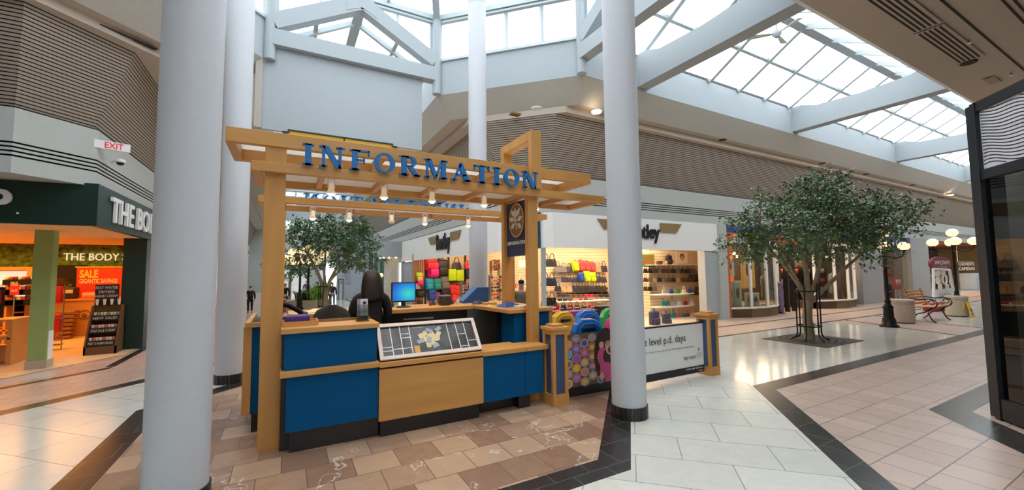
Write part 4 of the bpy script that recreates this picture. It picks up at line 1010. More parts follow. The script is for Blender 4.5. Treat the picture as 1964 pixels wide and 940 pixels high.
for x in range(1068,1150,13):
    put('handbag',rnd.choice(['crimson','brown','purple','navy']),x,595,9.2,14,'on the low dark table of the bag shop','handbags on the low dark table')
for i,x in enumerate(range(1064,1168,15)):
    c = rnd.choice(['crimson','navy','brown','black','purple']); q_ = aY(x,600,8.75); put3('suitcase',c,Vector((q_.x,8.75,.006)),.9+.2*rnd.random(),'standing on the floor at the bag shop entrance behind the toy cars','suitcases on the bag shop floor')
for j,y in enumerate((556,564)):
    for x in range(1072,1166,9): put('wallet',rnd.choice(['brown','tan','black','grey','crimson']),x,y,11.52-.2*(1-j),9,'on the wall ledge of the bag shop, %s row'%['upper','lower'][j],'wallets on the wall ledges')
for j,y in enumerate((556,564)):
    a,b = aY(1068,y,11.5),aY(1168,y,11.5); m = MB(); m.box(a.x,b.x,11.2,11.6,min(a.z,b.z)-.03,min(a.z,b.z)-.012); tag(m.build('wall_ledge',[steel],None,(a.x,11.5,a.z)),'narrow steel ledge of wallets on the bag shop middle wall, %s of two'%['upper','lower'][j],'shelf')
# right part: posters, hanging rows
def poster(px0,px1,py0,py1,plane,name,label,cols,kind='Y'):
    a,b = aY(px0,py1,plane),aY(px1,py0,plane); t = thing(name,label,'poster',(a.x,plane,a.z)); m = MB(); m.box(a.x,b.x,plane-.02,plane,a.z,b.z); m.build('board',[cols[0]],t)
    return t,a,b
t,a,b = poster(1231,1254,488,512,9.55,'wall_poster','green and red poster high on the wall right of the column',[mat('poster_green',(96,140,60),.5)])
m = MB(); m.text('ROOTS',(a.x+.05,9.52,a.z+.26),X_,Z_,.12,0,(b.x-a.x)*.8,0); m.box(a.x+.05,b.x-.05,9.52,9.53,a.z+.12,a.z+.2,0); m.build('print',[mat('poster_red',(210,60,50),.5)],t)
t,a,b = poster(1296,1318,484,506,9.55,'wall_poster','poster with a smiling face high on the bag shop wall',[mat('poster_cream',(236,216,196),.5)])
m = MB(); c = (a+b)/2; m.disc((c.x,9.525,c.z),.07,.1,X_,Z_,0,18); m.disc((c.x,9.526,c.z+.05),.11,.1,X_,Z_,1,18); m.disc((c.x,9.52,c.z-.01),.06,.08,X_,Z_,0,18); m.disc((c.x,9.518,c.z-.05),.03,.012,X_,Z_,2,10); m.build('face_print',[mat('face_print',(222,160,130),.6),mat('hair_print',(90,50,40),.6),mat('lip_print',(180,40,50),.6)],t)
m = MB(); a = aY(1238,508,9.5); b = aY(1336,508,9.5); m.box(a.x,b.x,9.3,9.6,a.z-.02,a.z); tag(m.build('wall_shelf',[gwhite],None,(a.x,9.5,a.z)),'long white shelf under the posters in the bag shop','shelf')
for x,c,k_ in ((1265,'brown','wallet'),(1283,'black','backpack'),(1281,'tan','wallet')): put(k_,c,x,508,9.42,14,'on the long white shelf under the posters','bags on the long white shelf')
for j,(y) in enumerate((524,541,558)):
    for i,x in enumerate(range(1238,1346,9)):
        if j == 2 and x > 1260 and x < 1330: continue
        put('handbag',rnd.choice(['black','brown','black','tan','grey','brown','crimson' if x > 1300 else 'black']),x,y,9.5,12,'hanging in the %s row on the slatted wall right of the round column'%ordn[j],'handbags hanging on the slatted wall right of the column')
for j,y in enumerate((534,566)):
    for x in (1327,1336,1345): put('handbag','black',x-2,y,9.35,13,'hanging at the far right of the slatted wall, %s row'%['upper','lower'][j],'handbags hanging at the far right of the slatted wall')
# three tier white display with bright bags
bY = 9.0
a = aY(1262,600,bY); b = aY(1336,600,bY); t = thing('tiered_display','white three tier display stand with bright handbags','display stand',((a.x+b.x)/2,bY,0))
tiers = (563,586,609)
for y in tiers:
    z = aY(1300,y,bY).z; m = MB(); n = 12; cx = (a.x+b.x)/2; rx = (b.x-a.x)/2
    m.prism([(cx-rx*math.cos(math.pi*k/n),bY+.1-.28*math.sin(math.pi*k/n),z-.035) for k in range(n+1)]+[(b.x,bY+.3,z-.035),(a.x,bY+.3,z-.035)],(0,0,.03)); m.build('tier',[gwhite],t)
m = MB(); m.box(cx-rx*.95,cx+rx*.95,bY-.1,bY+.25,0,aY(1300,609,bY).z-.04); m.build('base',[gwhite],t); m = MB(); m.box(cx-.03,cx+.03,bY+.2,bY+.26,0,aY(1300,563,bY).z); m.build('pole',[steel],t)
for ti,row in enumerate(((('silver',1274),('blue',1288),('green',1300),('white',1312),('blue',1323)),(('teal',1272),('teal',1281),('silver',1292),('white',1303),('crimson',1315),('white',1327)),(('teal',1284),('teal',1293),('coral',1303),('teal',1311),('crimson',1319),('white',1328)))):
    for c,x in row: put('handbag',c,x,tiers[ti],bY+.02,12,'on the %s tier of the white display stand'%['top','middle','bottom'][ti],'bright handbags on the tiered display')
for x in (1337,1345,1351): put('handbag','crimson',x-2,612,9.4,12,'on the floor shelf right of the tiered display','crimson handbags by the tiered display')
for i,(x,w) in enumerate(((1255,22),(1278,19))): put('backpack','floral patterned',x,625,7.4 if False else 8.3,w,['large, standing just right of the round column','smaller, leaning right of its twin'][i],'patterned backpacks right of the column')
p_ = aY(1266,626,8.3); m = MB(); m.box(aY(1240,626,8.3).x,aY(1292,626,8.3).x,8.12,8.6,0,p_.z); tag(m.build('display_plinth',[gwhite],None,(p_.x,8.3,0)),'low white plinth under the patterned backpacks','plinth')
# hanging rails that carry the middle rows and the right rows
for j,(px0,px1,y,pl) in enumerate(((1066,1168,512,11.5),(1066,1168,532,11.25),(1066,1168,550,11.0),(1236,1346,517,9.53),(1236,1346,534,9.53),(1236,1262,551,9.53))):
    a,b = aY(px0,y,pl),aY(px1,y,pl); z = (a.z+b.z)/2; m = MB(); m.box(a.x,b.x,pl-.02,pl+.0,z-.01,z+.012)
    tag(m.build('display_rail',[steel],None,(a.x,pl,z)),'steel hanging rail in the bag shop carrying %s'%('the %s row of the middle wall'%ordn[j] if j<3 else 'the %s row right of the column'%ordn[j-3]),'rail','steel display rails')

# ------------------------------------------------------------------ RIDE-ON TOY CARS behind the crayon banner
def toycar(x, y, rz, colr, nm, lab):
    t = thing('toy_car_stroller',lab,'toy car',(x,y,0),rz,'plastic toy car strollers behind the banner'); mm = mat('toy_'+nm,colr,.3,coat=.3); M_ = t.matrix_basis
    m = MB(); m.T = M_
    arc = [(-.24,.28),(-.235,.62),(-.21,.78),(-.16,.88),(-.08,.925),(.08,.925),(.16,.88),(.21,.78),(.235,.62),(.24,.28)]
    m.prism([(-.30,y,z) for y,z in arc],(.13,0,0))
    for sy in (-.24,.16): m.prism([(px_,sy,pz) for px_,pz in ((-.18,.28),(-.18,.74),(-.05,.60),(.15,.56),(.38,.52),(.42,.40),(.40,.28))],(0,.08,0))
    m.box(-.18,.40,-.17,.17,.28,.34); m.prism([(.18,-.17,.34),(.18,-.17,.60),(.38,-.17,.52),(.42,-.17,.40),(.40,-.17,.34)],(0,.34,0))
    m.build('body',[mm],t,bevel=.02)
    m = MB(); m.T = M_; m.rbox((-.30,0,.80),(.03,.20,.045),.012); m.build('grip_slot',[black],t)
    m = MB(); m.T = M_; m.tube([(-.302,-.15,.66),(-.302,-.14,.82),(-.302,-.07,.87),(-.302,.07,.87),(-.302,.14,.82),(-.302,.15,.66)],.012,6); m.build('arch_rib',[mm],t)
    for wx in (-.18,.28):
        for wy in (-.25,.22):
            m = MB(); m.T = M_ @ Matrix.Translation((wx,wy,.13)) @ Matrix.Rotation(-math.pi/2,4,'X'); m.lathe([(.02,-.02),(.13,-.02),(.13,.03),(.02,.03)],(0,0),16); m.build('wheel',[black],t)
    return t
p = aZ(1098,640,.6); toycar(3.68,5.36,math.pi/2+.1,(236,190,20),'yellow','yellow plastic toy car stroller beside the side counter, leftmost of its row')
toycar(3.45,4.45,math.pi/2-.12,(20,110,200),'blue','large blue plastic toy car stroller with a dark grip slot, right behind the crayon banner')
toycar(4.20,5.36,math.pi/2-.1,(24,120,210),'bright_blue','blue plastic toy car stroller half hidden behind the larger blue one')
toycar(4.03,4.48,math.pi/2-.1,(226,20,130),'pink','pink plastic toy car stroller next to the round column')
toycar(4.78,5.42,math.pi/2-.15,(40,170,70),'green','green plastic toy car stroller behind the pink one')

# ------------------------------------------------------------------ SHOPS ALONG THE RIGHT CORRIDOR
orange_w = mat('shop_orange',(206,96,40),.6); blue_w = mat('shop_blue',(40,70,140),.6); woodbase = mat('window_base_wood',(196,160,116),.6,stretch=(6,6,.3),var=.12)
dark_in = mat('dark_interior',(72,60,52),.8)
X0, X1 = fx(1384)+.15, fx(1643)
m = MB(); m.box(X0,X1,8.06,8.15,2.45,2.72,0); m.box(X0,X1,8.06,8.15,2.72,2.97,1); m.box(X0,X0+.22,8.05,8.2,.0,2.45,0); m.build('x',[orange_w,blue_w]); o = bpy.data.objects['x']; o.name = 'wall_gift_shop_band'; struct(o)
m = MB(); m.text('SPORT',(X0+.45,8.05,2.5),X_,Z_,.16,0,.9,.02); tag(m.build('shop_lettering',[gwhite],None,(X0+.45,8.05,2.5)),'white letters on the orange shop band behind the tree','sign')
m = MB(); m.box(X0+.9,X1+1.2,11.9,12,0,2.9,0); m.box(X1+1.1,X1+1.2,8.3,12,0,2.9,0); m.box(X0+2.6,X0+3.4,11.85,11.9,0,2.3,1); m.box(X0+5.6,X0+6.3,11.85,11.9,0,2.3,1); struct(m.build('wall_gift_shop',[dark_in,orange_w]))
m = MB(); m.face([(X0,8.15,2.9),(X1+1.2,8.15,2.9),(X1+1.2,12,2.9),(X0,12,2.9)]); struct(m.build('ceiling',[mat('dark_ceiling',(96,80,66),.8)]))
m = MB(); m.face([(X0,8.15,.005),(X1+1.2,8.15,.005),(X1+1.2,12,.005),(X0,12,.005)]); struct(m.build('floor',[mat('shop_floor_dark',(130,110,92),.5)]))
def bow(px0,px1,lab,goods):
    xa,xb = fx(px0),fx(px1); n = 4; pts = []
    for k in range(n+1): u = k/n; pts.append(Vector((xa+(xb-xa)*u, 8.1-.42*math.sin(math.pi*u)**.8 if 0<u<1 else 8.1, 0)))
    t = thing('bow_window',lab,'shop window',((xa+xb)/2,8.0,0)); m = MB()
    for a,b in zip(pts,pts[1:]): m.prism([a,b,b+Y_*.1,a+Y_*.1],(0,0,.28))
    m.build('base_panel',[woodbase],t); m = MB()
    for a,b in zip(pts,pts[1:]): m.prism([a-Y_*.02,b-Y_*.02,b+Y_*.08,a+Y_*.08],(0,0,.05))
    m.T = None; v = m.v; m.v = [(x,y,z+.28) for x,y,z in v]; n0 = len(m.v)
    for a,b in zip(pts,pts[1:]): m.prism([a-Y_*.02+Z_*2.38,b-Y_*.02+Z_*2.38,b+Y_*.08+Z_*2.38,a+Y_*.08+Z_*2.38],(0,0,.08))
    for p in pts: m.box(p.x-.035,p.x+.035,p.y-.03,p.y+.05,.3,2.4)
    m.build('white_frame',[gwhite],t)
    for a,b in zip(pts,pts[1:]): m = MB(); m.face([a+Z_*.33,b+Z_*.33,b+Z_*2.38,a+Z_*2.38]); m.build('pane',[shopglass],t)
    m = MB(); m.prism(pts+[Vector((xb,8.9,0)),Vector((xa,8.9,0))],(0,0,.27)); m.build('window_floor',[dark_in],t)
    return xa,xb
xa,xb = bow(1394,1491,'left bow window of the orange fronted shop, white mullions over a tan base',None)
xc,xd = bow(1562,1638,'right bow window of the orange fronted shop, seen behind the tree trunk',None)
def framed(px_,py_,w,h,plane,c1,c2,lab,grp=None):
    p = aY(px_,py_,plane); t = thing('framed_picture',lab,'picture',tuple(p),0,grp); m = MB(); m.box(p.x-w/2,p.x+w/2,plane,plane+.04,p.z,p.z+h); m.build('frame',[c1],t)
    m = MB(); m.box(p.x-w/2+.05,p.x+w/2-.05,plane-.005,plane,p.z+.05,p.z+h-.05); m.disc((p.x,plane-.008,p.z+h*.55),w*.22,h*.2,X_,Z_,1,14); m.build('picture_print',[c2,mat('print_dark',(84,86,84),.6)],t)
fw_,fg_ = mat('frame_cream',(226,222,206),.5), mat('picture_teal',(150,190,180),.5)
framed(1400,530,.5,.6,8.5,fw_,mat('picture_grey',(206,208,200),.5),'white framed print hanging high at the left of the left bow window')
for k,(x,y) in enumerate(((1402,592),(1416,591))):
    framed(x,y,.42,.9,8.3,fw_,fg_,'tall frame of green pictures in the left bow window, %s of two'%['left','right'][k],'green picture frames in the left bow window')
for k,x in enumerate((1438,1450)):
    framed(x,590,.42,.5,8.2,fw_,fg_,'small pale frame low in the left bow window, %s of two'%['left','right'][k],'small pale frames in the left bow window')
framed(1437,553,.75,1.15,8.5,mat('poster_gold',(232,190,100),.5),mat('poster_peach',(240,200,120),.5),'large yellow poster in the middle of the left bow window')
framed(1468,545,.6,.85,8.6,blkmetal,mat('picture_olive',(120,120,100),.5),'dark framed picture at the right of the left bow window')
framed(1533,536,.8,.8,9.4,fw_,mat('picture_tree',(170,150,110),.5),'square framed picture inside the shop, between the two bow windows')
for k,(x,cl,lab) in enumerate(((1470,(90,96,90),'grey green stuffed jacket on a stand in the left bow window'),(1600,(120,126,130),'grey jacket on a stand in the right bow window'),(1618,(86,60,40),'brown jacket on a stand in the right bow window'))):
    p = aY(x,590,8.5); t = thing('clothes_stand',lab,'clothes stand',(p.x,p.y,.27)); m = MB()
    rows = [[(p.x+w*math.cos(a),p.y+w*.5*math.sin(a),z) for a in [2*math.pi*q/14 for q in range(14)]] for w,z in ((.2,.5),(.23,.7),(.21,.9),(.25,1.15),(.2,1.28),(.06,1.34))]
    m.grid(rows,0,True,True); m.face(rows[0][::-1]); m.build('jacket',[mat('jacket_%d'%k,cl,.8,var=.4,scale=14)],t); m = MB(); m.tube([(p.x,p.y,.28),(p.x,p.y,.6)],.02); m.lathe([(.15,.28),(.15,.3)],(p.x,p.y),14); m.build('pole',[steel],t)
p = aY(1498,607,8.0); t = thing('sandwich_board','narrow purple patterned stand beside the shop door','stand',(p.x,p.y,0)); m = MB(); m.rbox((p.x,p.y,.55),(.26,.14,1.05),.05); m.build('body',[mat('stand_mauve',(104,92,120),.5,var=.5,scale=9)],t)
m = MB(); m.box(p.x-.1,p.x+.1,p.y-.1,p.y+.1,0,.03); m.build('foot',[black],t)
xe,xf = fx(1498)+.3, fx(1520); m = MB(); m.box(xe,xe+.08,8.05,8.2,0,2.4); m.box(xf,xf+.08,8.05,8.2,0,2.4); m.box(xe,xf+.08,8.05,8.2,2.34,2.42); m.box(xe,xf,8.1,8.15,1.1,1.16); struct(m.build('door_1',[black]))
for k,x in enumerate((1503,1525,1547,1576)):
    p = aY(x,575,9.2); t = thing('goods_shelf','shelf of dark souvenirs inside the orange fronted shop, %s from the left'%ordn[k],'shelf',(p.x,p.y,0)); m = MB(); m.box(p.x-.3,p.x+.3,9.1,9.4,0,.05)
    for z in (.5,.9,1.3): m.box(p.x-.3,p.x+.3,9.1,9.4,z,z+.03)
    m.box(p.x-.32,p.x-.29,9.1,9.4,0,1.6); m.box(p.x+.29,p.x+.32,9.1,9.4,0,1.6); m.build('rack',[black],t); m = MB()
    for z in (.05,.53,.93,1.33):
        for q in range(3): m.rbox((p.x-.2+q*.2,9.2,z+.1),(.13,.15,.18),.04,random.randrange(3))
    m.build('goods',[mat('goods_a',(190,80,50),.5),mat('goods_b',(90,70,60),.5),mat('goods_c',(200,180,150),.5)],t)
for k,x in enumerate((1408,1413,1530,1586)):
    p = aY(x,486+6*(k%2),9.0); m = MB(); m.ball(tuple(p),.05,10); m.tube([tuple(p),(p.x,p.y,2.9)],.008,5,1); tag(m.build('pendant_lamp',[bulbm,black],None,tuple(p)),'small bright lamp hanging in the orange fronted shop, %s from the left'%ordn[k],'lamp','small lamps in the orange fronted shop')
# stone piers and the sports shop
stone = tiles('grey_granite',(138,136,136),(166,162,160),(120,118,118),.3,.25,rot=0,msize=.004)
stone2 = mat('granite_pier',(150,148,147),.3,var=.12,scale=60)
xs = [fx(q) for q in (1645,1685,1742,1776,1872)]
m = MB(); m.box(xs[0],xs[1],7.95,8.3,0,2.97); struct(m.build('wall_granite_pier_near',[stone2]))
m = MB(); m.box(xs[2],xs[3],7.95,8.3,0,2.97); struct(m.build('wall_granite_pier_far',[stone2]))
m = MB(); m.box(xs[1],xs[2],8.1,8.2,2.35,2.97,0); struct(m.build('wall_sports_band',[mat('sports_navy',(34,50,96),.5)]))
m = MB(); m.text('Jersey City',((xs[1]+xs[2])/2,8.08,2.55),X_,Z_,.3,0,2.6,.02,align='C'); tag(m.build('shop_lettering',[mat('letter_pale',(200,214,236),.5)],None,((xs[1]+xs[2])/2,8.08,2.5)),'pale lettering on the navy band of the sports shop behind the tree','sign')
m = MB(); m.box(xs[1],xs[4]+14,12.4,12.5,0,2.9); m.box(xs[2]+.6,xs[2]+.7,8.3,12.4,0,2.9); struct(m.build('wall_sports_shop',[mat('sports_wall',(120,108,104),.8)]))
m = MB(); m.face([(xs[1],8.2,2.85),(xs[2]+.6,8.2,2.85),(xs[2]+.6,12.4,2.85),(xs[1],12.4,2.85)]); struct(m.build('ceiling',[stucco]))
m = MB(); xm = fx(1716); m.face([(xm,8.12,0),(xs[2],8.12,0),(xs[2],8.12,2.35),(xm,8.12,2.35)]); o = m.build('window_%d'%(wn[0]+1),[shopglass]); struct(o); wn[0]+=1
jer = [(1693,508,(220,220,224),'white'),(1697,522,(200,40,50),'red'),(1712,520,(40,60,120),'blue striped'),(1690,565,(24,30,60),'navy'),(1705,565,(60,50,110),'purple'),(1718,565,(30,40,90),'dark blue'),(1729,565,(40,60,110),'blue'),(1712,533,(170,60,70),'red trimmed')]
for x,y,c,n_ in jer:
    p = aY(x,y,9.0); w = .5; t = thing('sports_jersey','%s team jersey hanging in the sports shop %s'%(n_,'upper rail' if y<540 else 'lower rail'),'jersey',tuple(p),0,'jerseys in the sports shop'); m = MB(); z = p.z
    pts = [(-.25,0),(.25,0),(.24,.45),(.38,.30),(.45,.40),(.26,.66),(.1,.70),(-.1,.70),(-.26,.66),(-.45,.40),(-.38,.30),(-.24,.45)]
    h = .62 if y < 540 else .9
    m.prism([(p.x+a*.9,9.0,z-.1+b*h) for a,b in pts],(0,.08,0)); m.build('shirt',[mat('jersey_'+n_,c,.8,var=.15)],t)
    m = MB()
    if n_ == 'navy':
        cc = Vector((p.x,8.985,z+.22)); m.grid([[cc+X_*(r_*1.2*math.cos(a))+Z_*(r_*math.sin(a)) for a in [math.radians(50+q*26) for q in range(11)]] for r_ in (.07,.12)],0,True); m.build('letter_c',[mat('emblem_orange',(226,140,90),.5)],t)
    else: m.box(p.x-.2,p.x+.2,8.99,9.0,z+.12,z+.18); m.build('stripe',[gwhite],t)
for z_,nm in ((aY(1700,503,9).z,'upper'),(aY(1705,540,9).z+.02,'lower')):
    m = MB(); m.tube([(xs[1]+.2,9.05,z_),(xs[2]-.1,9.05,z_)],.02,8); tag(m.build('clothes_rail',[steel],None,(xs[1]+.2,9.05,z_)),'%s steel rail across the sports shop holding jerseys'%nm,'rail')
# sale sign stand
p = aZ(1726,612,0); p = Vector((p.x,p.y,0)); t = thing('sale_sign_stand','red SALE 50% OFF sign on a silver floor stand before the sports shop','sign',tuple(p)); k_ = (p-Vector((0,0,EYE))).dot(_f)/FPX; w = 24*k_
zz0,zz1 = aY(1726,555,p.y).z, aY(1726,532,p.y).z
m = MB(); m.box(p.x-w/2,p.x+w/2,p.y-.02,p.y+.02,zz0,zz1,0); m.box(p.x-w/2+.02,p.x+w/2-.02,p.y-.025,p.y-.02,zz1-.16,zz1-.06,1); m.build('sign_board',[mat('sale_red',(190,40,44),.5),gwhite],t)
m = MB(); m.text('SALE',(p.x,p.y-.027,zz1-.15),X_,Z_,.08,1,w*.6,0,align='C'); m.text('50% OFF',(p.x,p.y-.022,zz0+.12),X_,Z_,.1,0,w*.8,0,align='C'); m.build('print',[gwhite,mat('sale_red',(190,40,44),.5)],t)
m = MB()
for q in (-1,1): m.tube([(p.x+q*w*.42,p.y,zz0),(p.x+q*w*.6,p.y,0)],.018,6)
m.tube([(p.x-w*.5,p.y,.4),(p.x+w*.5,p.y,.4)],.014,6); m.build('stand',[steel],t)
# far shop with shelves
xq0, xq1 = xs[3], xs[3]+18
m = MB(); m.face([(xq0,8.4,2.97),(xq1,8.4,2.97),(xq1,14,2.97),(xq0,14,2.97)],0); struct(m.build('ceiling',[mat('terracotta_ceiling',(150,84,66),.8)]))
m = MB(); m.box(xq0,xq1,13.5,13.6,0,2.97); m.box(xq0,xq0+.1,8.4,13.5,0,2.97); m.box(xq1,xq1+.1,8.2,13.5,0,2.97); struct(m.build('wall_far_shop',[mat('olive_wall',(196,176,120),.8)]))
m = MB(); m.box(xq1,60,8.1,8.2,0,2.97); struct(m.build('wall_north_east_far',[offwhite]))
cl = [(190,170,150),(90,120,90),(150,60,60),(60,70,110),(220,214,200)]
for k,(a_px,b_px,pl) in enumerate(((1780,1800,10.5),(1842,1860,11.2),(1864,1882,11.6),(1818,1840,12.0))):
    rack(a_px,b_px,515,592,pl,cl,'tall shelving of mixed goods in the far shop, %s'%['left of the round red sign','behind the street lamp','at the right edge','right of the red sign'][k],'goods_shelving',5)
m = MB(); p = aY(1868,590,9.2); p.z = 0; m.rbox((p.x,p.y,.55),(1.6,.8,1.1),.06); tag(m.build('shop_counter',[mat('counter_pale_blue',(190,204,220),.5)],None,tuple(p)),'pale blue white counter in the far shop beside the street lamp','counter')
for k,(x,y,h) in enumerate(((1850,520,24),)):
    a,b = aY(x-10,528,8.9),aY(x+18,502,8.9); m = MB(); m.text('OLIVIER\'S',(a.x,8.9,b.z-.25),X_,Z_,.2,0,b.x-a.x,0.01); m.text('CAMERAS',(a.x,8.9,b.z-.55),X_,Z_,.2,0,b.x-a.x,.01)
    m.box(a.x,b.x,8.92,8.94,b.z-.02,b.z); m.box(a.x,a.x+.02,8.92,8.94,b.z,2.97); tag(m.build('hanging_lettering',[gwhite],None,tuple(a)),'white hanging lettering in the far shop right of the street lamp','sign')
# WOW kiosk sign
p = aZ(1808,596,0); dep = (p-Vector((0,0,EYE))).dot(_f)/FPX
t = thing('kiosk_sign','crimson oval WOW sign on a white panel with round cut-outs','sign',tuple(p)); pl = p.y
def K(x,y,o=0): q = aY(x,y,pl); return Vector((q.x,pl-o,q.z))
c = K(1806,506); r1 = K(1825,506).x-c.x; r2 = K(1806,492).z-c.z
wine = mat('sign_crimson',(140,30,60),.5)
m = MB(); m.prism([c+X_*(r1*math.cos(a))+Z_*(r2*math.sin(a)) for a in [2*math.pi*q/28 for q in range(28)]],(0,.08,0)); m.build('oval',[wine],t)
m = MB(); m.text('WOW!',c-Y_*.01-Z_*r2*.1,X_,Z_,r2*.55,0,r1*1.5,0,align='C',bold=.03); m.build('large_lettering',[gwhite],t); m = MB(); m.text('1 mobile',c-Y_*.01-Z_*r2*.5,X_,Z_,r2*.2,0,r1*.9,0,align='C'); m.build('small_lettering',[gwhite],t)
m = MB(); a,b = K(1791,575),K(1832,575); at_,bt_ = K(1790,516),K(1821,518)
for (p0,p1) in ((a,at_),(b,bt_),(at_,bt_),(a,b)): m.tube([p0,p1],.045,6)
for (cx,cy,rr) in ((1798,525,5),(1809,522,5),(1799,538,6),(1812,536,9),(1803,550,5),(1817,550,4),(1824,541,4)):
    q = K(cx,cy); R_ = rr*dep; m.tube([q+X_*(R_*1.2*math.cos(an))+Z_*(R_*math.sin(an)) for an in [2*math.pi*w_/14 for w_ in range(15)]],.03,5,cap=False)
m.build('cutout_panel',[gwhite],t)
m = MB(); a,b = K(1793,578,.03),K(1833,552,.03); m.box(a.x,b.x,pl-.06,pl-.02,a.z,b.z); m.build('poster',[gwhite],t)
m = MB(); m.text('7 8 9 0 0',(a.x+.2,pl-.065,b.z-.25),X_,Z_,.1,0,(b.x-a.x)*.5,0); m.text('ROGERS',(a.x+.3,pl-.065,b.z-.55),X_,Z_,.13,1,(b.x-a.x)*.6,0); m.box(a.x+.1,b.x-.5,pl-.062,pl-.06,a.z+.12,a.z+.15,0); m.build('poster_print',[mat('print_grey',(150,150,150),.6),mat('print_coral',(220,90,60),.6)],t)
m = MB(); a,b = K(1793,596),K(1830,579); m.box(a.x,b.x,pl-.05,pl+.3,0,b.z); m.build('base',[wine],t)

# ------------------------------------------------------------------ STREET LAMPS
lampdark = mat('lamp_post_iron',(26,24,24),.4,metal=.4)
globe = mat('lamp_globe',(255,220,170),.3,var=0,emit=1.25)
def streetlamp(p, h, lab, gr=.125, spread=.38):
    t = thing('street_lamp',lab,'lamp',tuple(p),0,'old fashioned globe street lamps'); x,y = p.x,p.y; ht = h
    m = MB(); m.lathe([(.20,0),(.20,.04),(.15,.07),(.14,.2),(.11,.24),(.10,.48),(.12,.5),(.08,.56),(.055,.62),(.07,.66),(.045,.72),(.036,ht-.55),(.06,ht-.5),(.05,ht-.42),(.03,ht-.15)],(x,y),16); m.build('post',[lampdark],t)
    for k in range(4):
        a = k*math.pi/2+.35; d = Vector((math.cos(a),math.sin(a),0)); b = Vector((x,y,ht-.55))
        m = MB(); m.tube([b, b+d*spread*.5-Z_*.10, b+d*spread*.9-Z_*.04, b+d*spread+Z_*.10],.018,6); m.lathe([(.05,0),(.06,.03)],(0,0),10); 
        n0 = len(m.v)-40; m.v[n0:] = [(v[0]+x+d.x*spread,v[1]+y+d.y*spread,v[2]+ht-.46) for v in m.v[n0:]]; m.build('arm',[lampdark],t)
        m = MB(); m.ball((x+d.x*spread,y+d.y*spread,ht-.43+gr*.8),(gr,gr,gr*.88),18); m.build('globe',[globe],t)
    m = MB(); m.ball((x,y,ht+.02),(gr,gr,gr*.88),18); m.build('globe',[globe],t)
    return t
streetlamp(aZ(1706,627), 2.42,'black iron street lamp with glowing globes half hidden by the tree on the right')
p = aZ(1838,597); streetlamp(p, 2.72,'black iron street lamp with glowing globes behind the farther stone planter',.16,.5)

# ------------------------------------------------------------------ PLANTER BINS AND BENCH
conc = mat('speckled_concrete',(186,172,154),.8,var=.14,scale=120,bump=.2)
def bin_(px0,px1,pyb,pyt,lab):
    c = aZ((px0+px1)/2,pyb,0); k = (c-Vector((0,0,EYE))).dot(_f)/FPX; d = Vector((c.x,c.y,0)).normalized(); r = (px1-px0)*k/2*.74; c = c+d*r; h = EYE-(pyt-528)*k*1.0-.02
    h = aY((px0+px1)/2,pyt,c.y-d.y*r).z
    t = thing('stone_bin',lab,'planter',(c.x,c.y,0),0,'round speckled stone planters'); m = MB()
    m.lathe([(r*.94,.0),(r*.94,.03)],(c.x,c.y),32); m.build('plinth',[black],t)
    m = MB(); m.lathe([(r,.03),(r,h-.14),(r*.985,h-.13)],(c.x,c.y),40); m.build('tub',[conc],t)
    m = MB(); m.lathe([(r*.97,h-.13),(r*1.01,h-.115),(r*1.02,h-.03),(r*.98,h),(r*.7,h)],(c.x,c.y),40); m.build('rim',[conc],t)
bin_(1709,1757,621,575,'nearer round stone planter beside the street lamp, left of the bench')
bin_(1815,1858,608,568,'farther round stone planter at the right end of the bench')
# bench
bc = (aZ(1787,621)+aZ(1826,614))/2
t = thing('park_bench','wooden slatted bench with black scrolled iron arms between the stone planters','bench',(bc.x,bc.y+.25,0))
x0,x1 = bc.x-.50,bc.x+.78; yf = bc.y+.02
benchw = mat('bench_slat',(214,152,88),.5,var=.1,stretch=(.1,1,1))
for k in range(6): m = MB(); m.rbox(((x0+x1)/2,yf+.03+k*.075,.43-.004*k),(x1-x0,.06,.03),.01); m.build('seat_slat',[benchw],t)
for k in range(5): m = MB(); m.rbox(((x0+x1)/2,yf+.46+k*.03,.50+k*.085),(x1-x0,.025,.065),.01); m.build('back_slat',[benchw],t)
for x in (x0+.08,x1-.08):
    m = MB(); yy = yf
    m.tube([(x,yy-.02,.0),(x,yy+.06,.06),(x,yy+.14,.25),(x,yy+.10,.36),(x,yy+.0,.41),(x,yy+.47,.41),(x,yy+.60,.90)],.018,6)
    m.tube([(x,yy+.58,.0),(x,yy+.50,.06),(x,yy+.36,.22),(x,yy+.20,.27),(x,yy+.10,.36)],.018,6)
    m.tube([(x,yy-.02,.42),(x,yy-.07,.52),(x,yy-.03,.62),(x,yy+.1,.65),(x,yy+.3,.62),(x,yy+.50,.66)],.018,6)
    m.tube([(x,yy+.05+.06*math.cos(a),.55+.06*math.sin(a)) for a in [q*.5 for q in range(12)]],.012,5); m.build('iron_side',[blkmetal],t)
p = aZ(1868,609); k_ = (p-Vector((0,0,EYE))).dot(_f)/FPX; m = MB(); t = thing('wet_floor_sign','yellow folding floor sign standing right of the farther planter','sign',tuple(p)); h = 29*k_
m.prism([(p.x-.16,p.y,0),(p.x+.16,p.y,0),(p.x+.11,p.y+.1,h),(p.x-.11,p.y+.1,h)],(0,.02,0)); m.prism([(p.x-.16,p.y+.25,0),(p.x+.16,p.y+.25,0),(p.x+.11,p.y+.13,h),(p.x-.11,p.y+.13,h)],(0,.02,0)); m.build('board',[mat('safety_yellow',(240,196,20),.4)],t)
m = MB(); m.prism([(p.x-.08,p.y+.035,h*.4),(p.x+.08,p.y+.035,h*.4),(p.x,p.y+.06,h*.62)],(0,-.008,0)); m.box(p.x-.09,p.x+.09,p.y+.012,p.y+.02,h*.2,h*.26); m.build('pictogram',[black],t)

